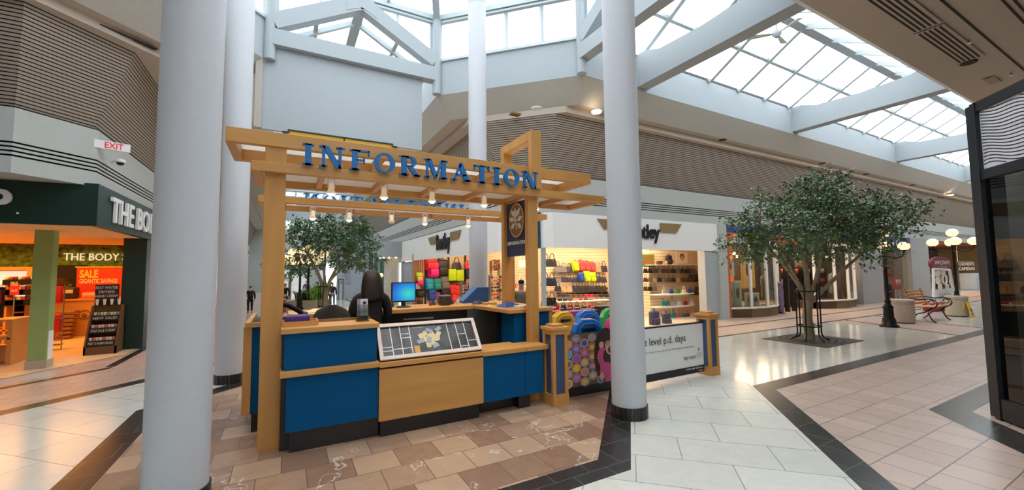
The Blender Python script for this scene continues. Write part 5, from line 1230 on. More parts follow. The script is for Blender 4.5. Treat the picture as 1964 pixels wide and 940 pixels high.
# ------------------------------------------------------------------ FIG TREES
bark = mat('fig_bark',(150,134,108),.85,var=.2,scale=12,bump=.4,stretch=(1,1,.3))
leafA = mat('leaf_dark_green',(54,88,50),.28,var=.35,scale=3,spec=.8); leafB = mat('leaf_mid_green',(92,128,66),.3,var=.3,scale=3,spec=.7)
def tree(base, seed, lab, blobs, stems, nleaf, ls=.055, mats=None):
    rnd = random.Random(seed); t = thing('fig_tree',lab,'tree',tuple(base),0,'indoor fig trees'); m = MB()
    for pts,r0,r1 in stems:
        m.tube([base+Vector(p) for p in pts],[r0+(r1-r0)*i/(len(pts)-1) for i in range(len(pts))],9)
    ends = [base+Vector(s[0][-1]) for s in stems]
    cs = [(base+Vector(c),r) for c,r in blobs]
    for c,r in cs:
        e = min(ends,key=lambda q:(q-c).length)
        for _ in range(3):
            q = c+Vector((rnd.gauss(0,r[0]*.45),rnd.gauss(0,r[1]*.45),rnd.gauss(0,r[2]*.3)))
            mid = (e+q)/2+Vector((rnd.uniform(-.1,.1),rnd.uniform(-.1,.1),.06)); m.tube([e,mid,q],[.022,.014,.006],5)
    m.build('trunk',[bark],t)
    m = MB(); tot = sum(r[0]*r[1]*r[2] for c,r in cs)
    for c,r in cs:
        n = int(nleaf*(r[0]*r[1]*r[2])/tot)
        twig = [c+Vector((rnd.gauss(0,1),rnd.gauss(0,1),rnd.gauss(0,1))).normalized()*1 for _ in range(0)]
        nt = max(6,n//22)
        for _ in range(nt):
            d = Vector((rnd.gauss(0,1),rnd.gauss(0,1),rnd.gauss(0,1))).normalized(); rr = rnd.random()**.45
            p0 = c+Vector((d.x*r[0]*rr,d.y*r[1]*rr,d.z*r[2]*rr)); dr = (d+Vector((0,0,-.25))).normalized()
            for q in range(22):
                p = p0+dr*(q*.012)+Vector((rnd.gauss(0,.055),rnd.gauss(0,.055),rnd.gauss(0,.045)))
                a = Vector((rnd.gauss(0,1),rnd.gauss(0,1),rnd.gauss(-.6,.7))).normalized(); b = a.cross(Vector((rnd.gauss(0,1),rnd.gauss(0,1),rnd.gauss(0,1)))).normalized(); nrm = a.cross(b)
                L_ = ls*rnd.uniform(.7,1.25); k = rnd.random() < .35
                m.face([p,p+a*L_*.5+b*L_*.26+nrm*.004,p+a*L_,p+a*L_*.5-b*L_*.26+nrm*.004],1 if k else 0,False)
    m.build('foliage',mats or [leafA,leafB],t); return t
tb = Vector((9.98,4.74,0))
rt = Vector((_r.x,_r.y,0)).normalized(); fd = Vector((_f.x,_f.y,0)).normalized()
kx = 8.9/FPX
def bl(px_,py_,rx,ry,dz=0):
    """crown lobe seen at that place, with real depth dz along the view"""
    D = (tb-Vector((0,0,EYE))).dot(_f)+dz; d = ray(px_,py_); p = d*D+Vector((0,0,EYE))-tb; s = D/FPX
    return (tuple(p),(rx*s*.9,rx*s*.9,ry*s))
blobs = [bl(1580,370,52,32),bl(1530,385,52,34,.5),bl(1640,392,58,34,-.3),bl(1470,430,52,36,.2),bl(1530,440,62,40,-.5),bl(1600,435,66,42,.3),bl(1660,430,58,42,.5),bl(1700,425,42,34,-.2),
  bl(1425,455,34,38,0),bl(1455,395,26,24,0),bl(1740,400,30,14,0),bl(1480,478,40,26,-.3),bl(1660,470,44,24,-.5),bl(1575,350,22,16),bl(1410,480,18,22),bl(1560,478,44,18,.4),bl(1770,398,14,8)]
stems = [([(0,0,0),(-.02,.02,.5),(.02,0,.85)],.10,.085),([(.02,0,.8),(-.12,.1,1.2),(-.35,.3,1.7),(-.7,.5,2.1)],.06,.03),([(.02,0,.8),(.02,0,1.4),(-.05,.05,2.3),(0,0,2.8)],.065,.03),
  ([(.02,0,.8),(.2,-.1,1.3),(.35,-.2,2.0),(.5,-.3,2.5)],.055,.03),([(.03,0,.75),(.3,-.25,1.15),(.7,-.5,1.6),(1.1,-.7,1.95)],.05,.025),([(-.1,.1,1.2),(-.5,.2,1.9),(-.9,.5,2.2)],.03,.02)]
tree(tb,3,'large leafy fig tree in the right corridor, standing in a square black floor grate',blobs,stems,15500,.075)
def guard(c,lab):
    t = thing('tree_guard',lab,'tree guard',(c.x,c.y,0),0,'black iron tree guards')
    for k in range(6):
        a = k*math.pi/3+.2; d = Vector((math.cos(a),math.sin(a),0)); m = MB()
        m.tube([c+d*.36+Z_*.01,c+d*.25+Z_*.06,c+d*.22+Z_*.15,c+d*.22+Z_*1.12,c+d*.24+Z_*1.22],.016,6); m.build('upright',[blkmetal],t)
    for z in (.30,1.05):
        m = MB(); m.tube([c+Vector((.225*math.cos(a),.225*math.sin(a),z)) for a in [2*math.pi*q/24 for q in range(25)]],.016,6,cap=False); m.build('ring',[blkmetal],t)
guard(tb,'black iron tree guard around the trunk of the right tree')
t = thing('tree_grate','square dark floor grate with rings of slots around the right tree','grate',(9.97,4.7,0)); m = MB(); m.box(9.2,10.76,4.08,5.33,.003,.012); m.build('plate',[mat('grate_iron',(62,56,50),.6,var=.2)],t)
m = MB()
for r_ in (.3,.42,.54):
    for q in range(18):
        a0 = 2*math.pi*(q+.12)/18; a1 = 2*math.pi*(q+.88)/18; m.face([(9.98+R1*math.cos(a),4.72+R1*math.sin(a),.0135) for R1,a in ((r_,a0),(r_+.05,a0),(r_+.05,a1),(r_,a1))])
m.build('slots',[mat('slot_black',(14,14,14),.9)],t)
# second tree, north corridor
tb2 = aZ(622,603); D2 = (tb2-Vector((0,0,EYE))).dot(_f)
def bl2(px_,py_,rx,ry,dz=0):
    d = ray(px_,py_); p = d*(D2+dz)+Vector((0,0,EYE))-tb2; s = D2/FPX; return (tuple(p),(rx*s,rx*s,ry*s))
def st2(*pts): 
    out = []
    for (x,y) in pts: q = ray(x,y)*D2+Vector((0,0,EYE))-tb2; out.append(tuple(q))
    return out
blobs2 = [bl2(640,440,60,32),bl2(590,450,42,34,.4),bl2(680,455,44,34,.3),bl2(570,480,34,34,-.3),bl2(620,490,34,22,.5),bl2(700,490,30,26,0),bl2(556,510,18,20),bl2(650,480,44,30,-.4),bl2(716,505,16,12),bl2(670,510,26,10)]
stems2 = [([(0,0,0)]+st2((623,575),(625,560)),.12,.10),(st2((624,572),(618,545),(606,515),(592,490)),.08,.04),(st2((625,565),(632,540),(645,515),(668,490)),.08,.04),(st2((632,540),(650,520),(672,500)),.05,.03),(st2((624,560),(622,520),(625,470)),.06,.03)]
tree(tb2,9,'leafy fig tree standing beyond the desk in the far corridor',blobs2,stems2,11000,.10)
guard(tb2,'black iron tree guard around the far corridor tree')

# ------------------------------------------------------------------ NORTH CORRIDOR
gy = 26
m = MB(); m.box(2.6,4.65,gy,gy+.15,0,4.0); m.box(4.60,4.75,18.7,gy,0,2.97); struct(m.build('wall_north_grey',[mat('cool_grey_wall',(196,206,214),.7)]))
a = aY(647,600,gy-.02); b = aY(657,535,gy-.02); m = MB(); m.box(a.x,a.x+.06,gy-.06,gy,0,b.z); m.box(b.x,b.x+.06,gy-.06,gy,0,b.z); m.box(a.x,b.x+.06,gy-.06,gy,b.z-.06,b.z); m.box(a.x+.1,b.x,gy-.04,gy,0,b.z-.06,1); m.ball((b.x-.08,gy-.07,1.0),.04,8,2); struct(m.build('door_2',[mat('door_frame_grey',(110,116,122),.6),mat('door_white',(206,214,220),.6),black]))
p = aY(667,545,gy-.02); m = MB()
for q in range(3): m.box(p.x-.15,p.x+.15,gy-.03,gy-.01,p.z+q*.28,p.z+q*.28+.2)
tag(m.build('wall_notice',[mat('notice_mauve',(180,170,186),.6)],None,tuple(p)),'small grey notices beside the grey door far beyond the desk','notice')
c = aZ(757,598,0); c = Vector((3.95,18.6,0)); k_ = (c-Vector((0,0,EYE))).dot(_f)/FPX
c = aY(755,560,19.3); c.z = 0
t = thing('drum_kiosk','round cream drum shaped shop front under a ring of small lights, beyond the monitor','kiosk',tuple(c)); m = MB(); m.lathe([(.42,0),(.42,2.25)],(c.x,c.y),30); m.build('drum',[mat('drum_cream',(222,216,200),.6)],t)
m = MB(); m.lathe([(.75,2.25),(.75,2.95)],(c.x,c.y),30); m.build('canopy',[white],t)
for q in range(7):
    a = math.pi+q*.5; m = MB(); m.ball((c.x+.6*math.cos(a),c.y+.6*math.sin(a),2.24),.045,8); m.build('downlight',[downm],t)
a = aY(770,590,18.9); m = MB(); m.box(a.x-.1,a.x+.08,18.85,18.9,0,2.0); tag(m.build('light_strip',[mat('panel_glow',(240,246,255),.5,emit=1.2)],None,tuple(a)),'tall narrow lit white panel beside the cream drum','panel')
a = aY(705,590,22); b = aY(742,590,22); b.x = min(b.x,4.5); t = thing('glass_shopfront','pale green glass shop front between the grey wall and the cream drum','shop front',(a.x,22,0)); m = MB(); m.box(a.x,b.x,22,22.05,0,2.6); m.build('glass_panel',[glass('green_glass',(170,196,180))],t)
m = MB()
for q in range(4): x = a.x+(b.x-a.x)*q/3; m.box(x-.03,x+.03,21.96,22,0,2.6)
m.build('mullion',[alu],t)
for k in range(2):
    p = aY(722+9*k,528,21.5); m = MB(); m.ball(tuple(p),.11,10); m.tube([tuple(p),(p.x,p.y,2.9)],.01,5,1); tag(m.build('pendant_lamp',[globe,black],None,tuple(p)),'amber pendant lamp just right of the woman, %s of two'%['left','right'][k],'lamp','amber pendant lamps by the glass shop front')
# far floor planter bed with plants, lamps
p = aZ(598,597,0)
t = thing('stone_planter_bed','low stone planter bed with bright green plants beyond the desk','planter',tuple(p)); m = MB(); m.box(p.x-1.0,p.x+.75,p.y,p.y+1.0,0,.45); m.build('bed',[conc],t)
for cx,hh,cm in ((.35,.85,leafB),(-.35,.55,leafA),(.0,.6,leafB)):
    m = MB(); rnd = random.Random(int(cx*100)+5)
    for q in range(70):
        a = rnd.random()*6.28; lean = rnd.uniform(.1,.5); b = Vector((p.x+cx+rnd.gauss(0,.12),p.y+.35+rnd.gauss(0,.15),.45)); d = Vector((math.cos(a)*lean,math.sin(a)*lean,1)).normalized(); s = Vector((-math.sin(a),math.cos(a),0))*.035; L_ = hh*rnd.uniform(.6,1)
        m.face([b-s*.5,b+d*L_*.5-s,b+d*L_+Vector((math.cos(a),math.sin(a),-.3))*.12,b+d*L_*.5+s,b+s*.5],0)
    m.build('foliage',[mat('bright_leaf',(140,190,80),.5,var=.3,scale=8) if cm is leafB else leafA],t)
bed = t
for k,(x,y,h) in enumerate(((574,600,2.35),(590,596,2.65))):
    p = aZ(x,y); streetlamp(p,h,'black globe street lamp far beyond the desk, %s of two behind the tree'%['left','right'][k],.22,.6)
tb3 = aZ(555,585); rr = [(tuple(ray(x,y)*((tb3-Vector((0,0,EYE))).dot(_f))+Vector((0,0,EYE))-tb3),(1.0,1.0,.5)) for x,y in ((552,512),(565,505))]
tree(tb3,21,'small fig tree farthest down the corridor beyond the desk',rr,[([(0,0,0),(0,0,1.2),(.1,0,2.2)],.08,.05)],1500,.14)
m = MB(); m.box(-2.75,2.6,40,40.2,2.6,5.4,0); m.box(-2.75,-1.4,40,40.2,0,2.6,0); m.box(1.6,2.6,40,40.2,0,2.6,0); struct(m.build('wall_north_far',[offwhite]))
# left side of the north corridor
m = MB(); m.box(-2.9,-2.75,15.6,60,0,2.97); struct(m.build('wall_north_west',[mat('cool_grey_wall',(196,206,214),.7)]))
for k in range(5):
    y = 18+k*4.2; m = MB(); m.box(-2.75,-2.70,y,y+2.6,.1,2.3); struct(m.build('window_%d'%(wn[0]+1),[mat('pale_shop_window',(210,220,222),.3)])); wn[0]+=1  # plain pale opaque panels

# ------------------------------------------------------------------ DARK GLAZED SHOP UNIT AT THE RIGHT
char = mat('charcoal_frame',(38,42,48),.4,metal=.2)
A1, A2 = Vector((6.44,1.40,0)), Vector((5.32,.28,0)); dk = (A2-A1).normalized(); Lk = (A2-A1).length; nk = Vector((-dk.y,dk.x,0))*-1
if nk.dot(Vector((-1,1,0))) < 0: nk = -nk
t = thing('glazed_shop_unit','dark framed glass shop unit with a wavy lined panel, at the right edge','shop unit',(6.6,.8,0))
def Kp(u,z,o=0): return A1+dk*u+Z_*z+nk*o
def kb(u0,u1,z0,z1,o0=-.05,o1=.03): m = MB(); m.prism([Kp(u0,z0,o1),Kp(u1,z0,o1),Kp(u1,z1,o1),Kp(u0,z1,o1)],nk*(o0-o1)); return m
m = kb(0,.16,0,3.27,-.16,.0); m.prism([Kp(.0,0,0),Kp(0,0,-.16),Kp(-.02,0,-.16),Kp(-.02,0,0)],(0,0,3.27)); m.build('corner_post',[char],t)
kb(.10,.16,0,3.27,-.1,.04).build('inner_post',[char],t)
kb(Lk-.1,Lk,0,3.27).build('end_post',[char],t)
kb(.16,Lk-.1,3.17,3.27).build('top_rail',[char],t); kb(.16,Lk-.1,2.45,2.55).build('middle_rail',[char],t); kb(.16,Lk-.1,.02,.22).build('bottom_rail',[char],t)
kb(.16,Lk-.1,2.55,3.17,-.03,.0).build('wavy_panel',[mat('panel_white',(226,226,232),.4)],t)
m = MB()
for q in range(20):
    z0_ = 2.50+q*.036
    pts = []
    for i in range(21):
        u = .17+(Lk-.29)*i/20; z = z0_+.09*math.sin(u*4.2+q*.05)+.04*math.sin(u*9+q*.12)
        pts.append((u,z))
    for (u0_,za),(u1_,zb) in zip(pts,pts[1:]):
        if 2.55 < za < 3.165 and 2.55 < zb < 3.165: m.face([Kp(u0_,za,.002),Kp(u1_,zb,.002),Kp(u1_,zb+.011,.002),Kp(u0_,za+.011,.002)])
m.build('wavy_lines',[mat('line_black',(28,30,36),.5)],t)
m = MB(); m.face([Kp(.16,.22),Kp(Lk-.1,.22),Kp(Lk-.1,2.45),Kp(.16,2.45)]); m.build('glass_pane',[glass('smoked_glass',(150,160,160),rough=.01)],t)
m = MB(); m.box(6.6,9.4,1.30,1.38,0,3.27); m.box(9.3,9.4,.2,1.3,0,3.27); m.box(5.4,9.4,-.6,-.55,0,3.27); m.build('rear_wall',[mat('unit_grey',(110,110,108),.7)],t)
m = MB(); m.prism([(5.36,.26,3.24),(6.46,1.38,3.24),(9.4,1.38,3.24),(9.4,-.6,3.24),(5.4,-.6,3.24)],(0,0,.03)); m.build('roof',[char],t)
m = MB(); m.prism([(5.40,.26,.01),(6.46,1.32,.01),(9.3,1.3,.01),(9.3,-.55,.01),(5.4,-.55,.01)],(0,0,.18)); m.build('unit_floor',[mat('unit_floor',(176,160,130),.5)],t)
m = MB(); m.prism([Kp(.62,.2,-.45),Kp(.95,.2,-.45),Kp(.95,.2,-.6),Kp(.62,.2,-.6)],(0,0,3.0)); m.build('inner_panel',[mat('inner_panel_grey',(168,166,158),.6)],t)
for k,z in enumerate((.55,.95,1.35,1.75)): m = MB(); m.prism([Kp(.18,z,-.5),Kp(.6,z,-.5),Kp(.6,z,-.8),Kp(.18,z,-.8)],(0,0,.05)); m.build('inner_shelf',[mat('shelf_brown',(74,48,38),.5)],t)

# ------------------------------------------------------------------ COSMETICS SHOP (left)
dgreen = mat('fascia_dark_green',(14,46,38),.4); pgreen = mat('post_pale_green',(150,172,104),.6)
m = MB(); m.box(-9.5,-2.62,8.72,8.80,2.33,3.0); m.box(-2.70,-2.62,8.8,14.2,2.33,3.0); t = thing('shop_fascia','dark green fascia with white letters over the cosmetics shop corner','sign',(-2.62,8.72,2.33)); m.build('fascia_board',[dgreen],t)
o1 = Vector((-2.61,9.20,2.46)); m = MB(); m.text('THE BODY SHOP',o1,Y_,Z_,.42,0,4.7,.04,bold=.012); m.build('lettering',[gwhite],t)
m = MB(); o2 = aY(24,392,8.71); m.text('THE BODY SHOP',(o2.x,8.71,2.43),X_,Z_,.40,0,None,.04,bold=.02,align='R'); m.disc((o2.x+.06,8.70,2.48),.015,.015,X_,Z_,0,10); m.build('front_lettering',[gwhite],t)
soff = mat('soffit_lamplight_orange',(236,196,140),.8)  # orange of the shop lamps is put into the soffit colour
m = MB(); m.face([(-9.5,8.75,2.34),(-2.7,8.75,2.34),(-2.7,14.2,2.34),(-9.5,14.2,2.34)][::-1]); m.face([(-9.5,14.2,2.6),(-2.7,14.2,2.6),(-2.7,16,2.6),(-9.5,16,2.6)]); struct(m.build('ceiling',[soff]))
m = MB(); m.face([(-9.5,9.3,.006),(-3.7,9.3,.006),(-2.75,10.8,.006),(-2.75,16,.006),(-9.5,16,.006)]); struct(m.build('floor',[mat('cosmetic_floor',(222,196,156),.4)]))
m = MB(); m.box(-9.6,-9.5,8.75,16,0,2.6); struct(m.build('wall_cosmetics_side',[mat('wall_orange_tan',(214,150,80),.7)]))
m = MB(); m.box(-9.5,-2.75,15.9,16,0,1.75,0); m.box(-2.9,-2.75,12.9,16,0,2.97,0); struct(m.build('wall_cosmetics_back',[mat('wall_orange_tan',(214,150,80),.7)]))
m = MB(); m.face([(-9.5,15.88,1.7),(-2.9,15.88,1.7),(-2.9,15.88,2.6),(-9.5,15.88,2.6)]); fm = mat('forest_mural',(96,132,50),.7,var=.95,scale=7,stretch=(1,1,1.5)); t = tag(m.build('forest_mural',[fm],None,(-6,15.88,1.7)),'green forest mural band along the back wall of the cosmetics shop','mural')
m = MB(); pa = aY(122,498,15.84); pb = aY(243,500,15.84); m.text('THE BODY S',(pa.x,15.84,pa.z-.02),X_,Z_,.2,0,pb.x-pa.x,.03); tag(m.build('wall_lettering',[mat('letter_cream',(250,236,200),.4,emit=.6)],None,tuple(pa)),'cream lettering across the forest mural in the cosmetics shop','sign')
pa = aY(143,600,15.5); pb = aY(244,513,15.5); t = thing('sale_poster','large red poster reading SALE GIGANTIC SAVINGS in the cosmetics shop','poster',(pa.x,15.5,.9)); m = MB(); m.box(pa.x,pb.x+.3,15.5,15.54,.9,pb.z); m.build('poster_board',[mat('sale_poster_red',(214,60,24),.5)],t)
m = MB(); wq = pb.x-pa.x; m.text('SALE',(pa.x+.06,15.49,pb.z-.27),X_,Z_,.21,0,wq*.36,0,bold=.04); m.text('GIGANTIC SAVINGS',(pa.x+.06,15.49,pb.z-.43),X_,Z_,.12,1,wq*.76,0,bold=.03)
m.box(pa.x-.03,pb.x+.3,15.48,15.5,pb.z,pb.z+.03,0); m.build('poster_print',[mat('print_yellow',(250,206,60),.5),mat('print_peach',(250,220,190),.5)],t)
tanw = mat('counter_tan_wood',(206,150,84),.5,stretch=(.2,1,1))
t = thing('shop_counter','tan wooden cash counter at the back of the cosmetics shop','counter',(-5,14.9,0)); m = MB(); m.box(-5.9,-3.1,14.7,15.3,0,.92); m.build('counter_body',[tanw],t); m = MB(); m.box(-5.95,-3.05,14.65,15.35,.92,.96); m.build('counter_top',[tanw],t)
m = MB(); m.tube([(-4.55+.11*math.cos(a),14.69,.55+.11*math.sin(a)) for a in [q*math.pi/10 for q in range(21)]],.012,5); m.ball((-4.55,14.69,.53),(.05,.01,.06),8); m.build('emblem',[mat('emblem_brown',(130,84,40),.6)],t)
for k,(x,w,h,c,lab) in enumerate(((-4.95,.36,.3,(40,34,30),'dark cash register on the left of the tan counter'),(-3.5,.34,.32,(44,36,32),'dark cash register on the right of the tan counter'),(-4.5,.3,.16,(220,120,120),'pink gift box on the tan counter'),(-3.15,.4,.14,(220,170,150),'tray of pale boxes at the end of the tan counter'))):
    t = thing('cash_register' if k<2 else 'gift_box',lab,'till' if k<2 else 'box',(x,14.9,.96)); m = MB(); m.rbox((x,14.9,.96+h/2),(w,.3,h),.03); m.build('body',[mat('till_%d'%k,c,.5)],t); m = MB(); m.box(x-w*.4,x+w*.4,14.74,14.76,.96+h*.5,.96+h*.8); m.build('face',[mat('till_face',(210,190,150),.4)],t)
# columns and green jambs
t = thing('square_pillar','pale green square pillar with a stone foot at the cosmetics shop entrance','pillar',(-3.6,10.0,0)); p = aZ(50,708); q = aZ(90,706); cx = aY(69,700,9.95).x; w = .115
m = MB(); m.box(cx-w,cx+w,9.95,10.15,.14,2.34); m.build('shaft',[pgreen],t); m = MB(); m.box(cx-w-.015,cx+w+.015,9.93,10.17,0,.14); m.build('foot',[conc],t); m = MB(); m.box(cx+w,cx+w+.01,9.98,10.13,.14,.62); m.build('white_plate',[gwhite],t)
t = thing('door_jamb','dark green door jamb wall with a small stone foot at the cosmetics shop','jamb',(-2.8,11.5,0)); m = MB(); m.box(-3.02,-2.64,11.5,12.9,0,2.34); m.build('jamb_wall',[dgreen],t); m = MB(); m.box(-3.12,-3.0,11.46,11.8,0,.14); m.build('foot',[conc],t)
# chalkboard product stand
p = aZ(190,681); sx,sy = p.x,p.y+.02; t = thing('product_stand','brown stepped product stand with chalkboards and little tubes, in the shop entrance','display stand',(sx,sy,0)); w = .24
slw = mat('stand_brown',(104,72,40),.6); chalk = mat('chalkboard',(34,34,36),.8); choc = mat('chalk_white',(226,222,216),.8)
m = MB(); m.prism([(sx-w,sy,0),(sx-w,sy,.16),(sx-w,sy+.30,.95),(sx-w,sy+.42,.95),(sx-w,sy+.42,0)],(.03,0,0)); m.prism([(sx+w-.03,sy,0),(sx+w-.03,sy,.16),(sx+w-.03,sy+.30,.95),(sx+w-.03,sy+.42,.95),(sx+w-.03,sy+.42,0)],(.03,0,0)); m.box(sx-w,sx+w,sy+.39,sy+.42,0,.95); m.box(sx-w,sx+w,sy,sy+.03,0,.16); m.build('cabinet',[slw],t)
for k in range(3):
    z = .2+k*.24; y = sy+.02+k*.09; m = MB(); m.box(sx-w+.03,sx+w-.03,y,y+.18,z,z+.015); m.prism([(sx-w+.03,y,z-.03),(sx+w-.03,y,z-.03),(sx+w-.03,y+.012,z+.075),(sx-w+.03,y+.012,z+.075)],(0,.006,0)); m.build('shelf',[chalk],t)
    m = MB(); m.text(['FIRST 10 WARM HANDS','SALE SALE CHEAP','NEW SALE!!'][k],(sx,y-.003,z-.005),X_,Z_,.05,0,2*w-.12,0,align='C'); m.build('chalk_text',[choc],t)
    for q in range(8):
        x = sx-w+.07+q*(2*w-.14)/7; m = MB(); m.lathe([(.018,z+.015),(.026,z+.13)],(x,y+.07),8,q%3); 
        o_ = tag(m.build('product_tube',[mat('tube_white',(232,226,216),.5),mat('tube_green',(150,180,120),.5) if k==2 else mat('tube_pink',(220,120,140),.5),mat('tube_cream',(240,214,180),.5)],None,(x,y+.07,z+.015)),'small tube on the %s shelf of the brown stand'%['lowest','middle','upper'][k],'tube','little tubes on the %s shelf of the brown stand'%['lowest','middle','upper'][k])
m = MB(); m.box(sx-w+.02,sx+w-.1,sy+.36,sy+.39,.95,1.37); m.build('chalk_panel',[chalk],t); m = MB()
for k,st in enumerate(('HAND CREAM','DRYNESS','BEAT WINTER')): m.text(st,(sx-.04,sy+.355,1.11+k*.085),X_,Z_,.052,0,.34 if k!=1 else .24,0,align='C')
m.build('panel_text',[choc],t)
for q in range(4):
    x = sx-.17+q*.11; m = MB(); m.lathe([(.018,.955),(.028,1.07)],(x,sy+.33),8); tag(m.build('product_tube',[mat('tube_white',(232,226,216),.5)],None,(x,sy+.33,.955)),'small tube standing in front of the chalkboard on the brown stand','tube','little tubes in front of the chalkboard')
# shelves at the left edge
t = thing('wall_shelving','tan wall shelving with lit back and dark trays at the left edge','shelving',(-6.8,14.6,0))
pa,pb = aY(-2,640,14.4),aY(52,512,14.4); m = MB(); m.box(pa.x-1,pb.x+.2,14.7,14.8,0,pb.z); m.box(pb.x,pb.x+.2,14.4,14.7,0,pb.z); m.box(pa.x-1,pb.x,14.4,14.7,pb.z-.08,pb.z); m.build('frame',[tanw],t)
m = MB(); m.box(pa.x-1,pb.x,14.68,14.69,.9,pb.z-.1); m.build('lit_back',[mat('lit_back',(246,236,220),.6,emit=.7)],t)
for k in range(4):
    z = .35+k*.33; m = MB(); m.box(pa.x-1,pb.x,14.3,14.68,z,z+.02); m.build('shelf',[tanw],t)
for k,(x,y,lab) in enumerate(((38,586,'lowest'),(38,566,'second'),(38,546,'third'),(10,586,'lowest left'),(10,566,'second left'))):
    p = aY(x,y,13.9); t = thing('product_tray','black slanted tray of small goods in the cosmetics shop, %s of its stack'%lab,'tray',tuple(p),0,'black trays in the cosmetics shop'); m = MB(); m.box(p.x-.28,p.x+.28,13.9,14.25,p.z,p.z+.12); m.build('tray_body',[black],t); m = MB()
    for q in range(8): m.rbox((p.x-.24+q*.068,14.05,p.z+.15),(.055,.2,.08),.02,q%3)
    m.build('goods',[mat('tube_cream',(240,214,180),.5),mat('goods_a',(190,80,50),.5),mat('goods_b',(90,70,60),.5)],t)
p = aY(38,640,13.9); m = MB(); m.box(p.x-.3,p.x-.26,13.95,14.2,0,1.4); m.box(p.x+.26,p.x+.3,13.95,14.2,0,1.4); m.box(p.x-1.35,p.x-1.3,13.95,14.2,0,1.4); m.box(p.x-1.35,p.x+.3,13.95,14.2,.3,.33); tag(m.build('tray_stand',[tanw],None,(p.x,14,0)),'tan stand carrying the black trays','stand')
t,a,b = poster(19,38,544,566,13.6,'sale_card','small red MINIS card above the black trays',[mat('sale_red',(190,40,44),.5)]); m = MB(); m.text('MINIS',((a.x+b.x)/2,13.57,a.z+.2),X_,Z_,.1,0,(b.x-a.x)*.8,0,align='C'); m.text('from $5',((a.x+b.x)/2,13.57,a.z+.07),X_,Z_,.07,0,(b.x-a.x)*.7,0,align='C'); m.build('print',[choc],t)
m = MB(); m.tube([((a.x+b.x)/2,13.6,a.z),((a.x+b.x)/2,13.6,0)],.012,6); m.build('stem',[steel],t)
p = aZ(8,702); t = thing('display_table','dark topped tan display table cut by the left edge of the photo','table',(p.x-.5,p.y+.3,0)); m = MB(); m.box(p.x-1.0,p.x+.06,p.y,p.y+.7,.76,.80); m.box(p.x-.98,p.x+.04,p.y+.02,p.y+.68,.45,.48); m.build('top',[tanw],t)
for x in (p.x-.97,p.x+.0): m = MB(); m.box(x,x+.06,p.y+.02,p.y+.66,0,.76); m.build('leg',[tanw],t)
m = MB(); m.rbox((p.x-.4,p.y+.3,.16),(.5,.4,.3),.03); m.build('storage_bin',[mat('bin_white',(216,206,196),.5)],t)
t,a,b = poster(-6,11,551,588,11.2,'shop_poster','black framed dark poster on the display table at the left edge',[black]); m = MB(); m.box(a.x+.03,b.x-.03,11.165,11.18,a.z+.05,b.z-.05); m.build('print',[mat('poster_wine',(120,30,50),.5,var=.6,scale=6)],t)
m = MB(); m.box(a.x,b.x,11.18,11.2,.8,a.z); m.build('support',[black],t)
# red rack between pillar and counter
p = aZ(99,672); t = thing('product_rack','tall red product rack right of the green pillar','rack',(p.x,p.y,0)); m = MB()
for x in (p.x-.14,p.x+.14): m.tube([(x,p.y,0),(x,p.y,1.4)],.012,6)
for z in (.1,.2,.65): m.box(p.x-.15,p.x+.15,p.y-.1,p.y+.1,z,z+.015)
m.build('wire_frame',[steel],t)
for z in (.35,.95): m = MB(); m.rbox((p.x,p.y-.05,z+.22),(.28,.06,.38),.05); m.build('red_panel',[mat('rack_red',(196,30,34),.5)],t)
m = MB(); m.box(p.x-.15,p.x+.15,p.y-.1,p.y+.05,1.38,1.5); m.build('header',[mat('header_dark',(84,44,44),.5)],t); m = MB()
for q in range(4): m.ball((p.x-.1+q*.065,p.y-.06,.28),.05,8)
m.build('goods',[mat('goods_a',(190,80,50),.5)],t)
for k,(x,h) in enumerate(((118,.75),(236,.7))):
    p = aY(x,640,14.3); t = thing('basket_stack','stack of brown shopping baskets %s'%['left of the counter emblem','right of the chalkboard stand'][k],'baskets',(p.x,p.y,0)); 
    for q in range(7): m = MB(); m.rbox((p.x,p.y,.06+q*.1),(.4+.02*q,.3,.07),.02); m.build('basket',[mat('basket_brown',(140,96,52),.7,var=.3,scale=30)],t)
p = aY(133,520,15.8); t = thing('plant_display','dark alcove with green plants behind the cosmetics counter','plants',(p.x,15.7,.96)); m = MB(); m.box(p.x-.55,p.x+.35,15.82,15.86,.96,1.85); m.build('alcove',[mat('alcove_dark',(40,36,26),.8)],t); m = MB(); rnd = random.Random(2)
for q in range(120):
    b_0 = Vector((p.x-.3+rnd.gauss(0,.18),15.6,1.15+rnd.gauss(0,.12))); a = Vector((rnd.gauss(0,1),rnd.gauss(0,.4),rnd.gauss(0,1))).normalized()*.1; m.face([b_0,b_0+a*.5+Vector((a.z,0,-a.x))*.3,b_0+a,b_0+a*.5-Vector((a.z,0,-a.x))*.3])
m.build('leaves',[leafB],t)

# exit sign and camera on the frieze
p = aY(213,280,8.9); m = MB(); c0 = aZ(215,281,3.78) if False else None
d_ = ray(215,281); tt = 0
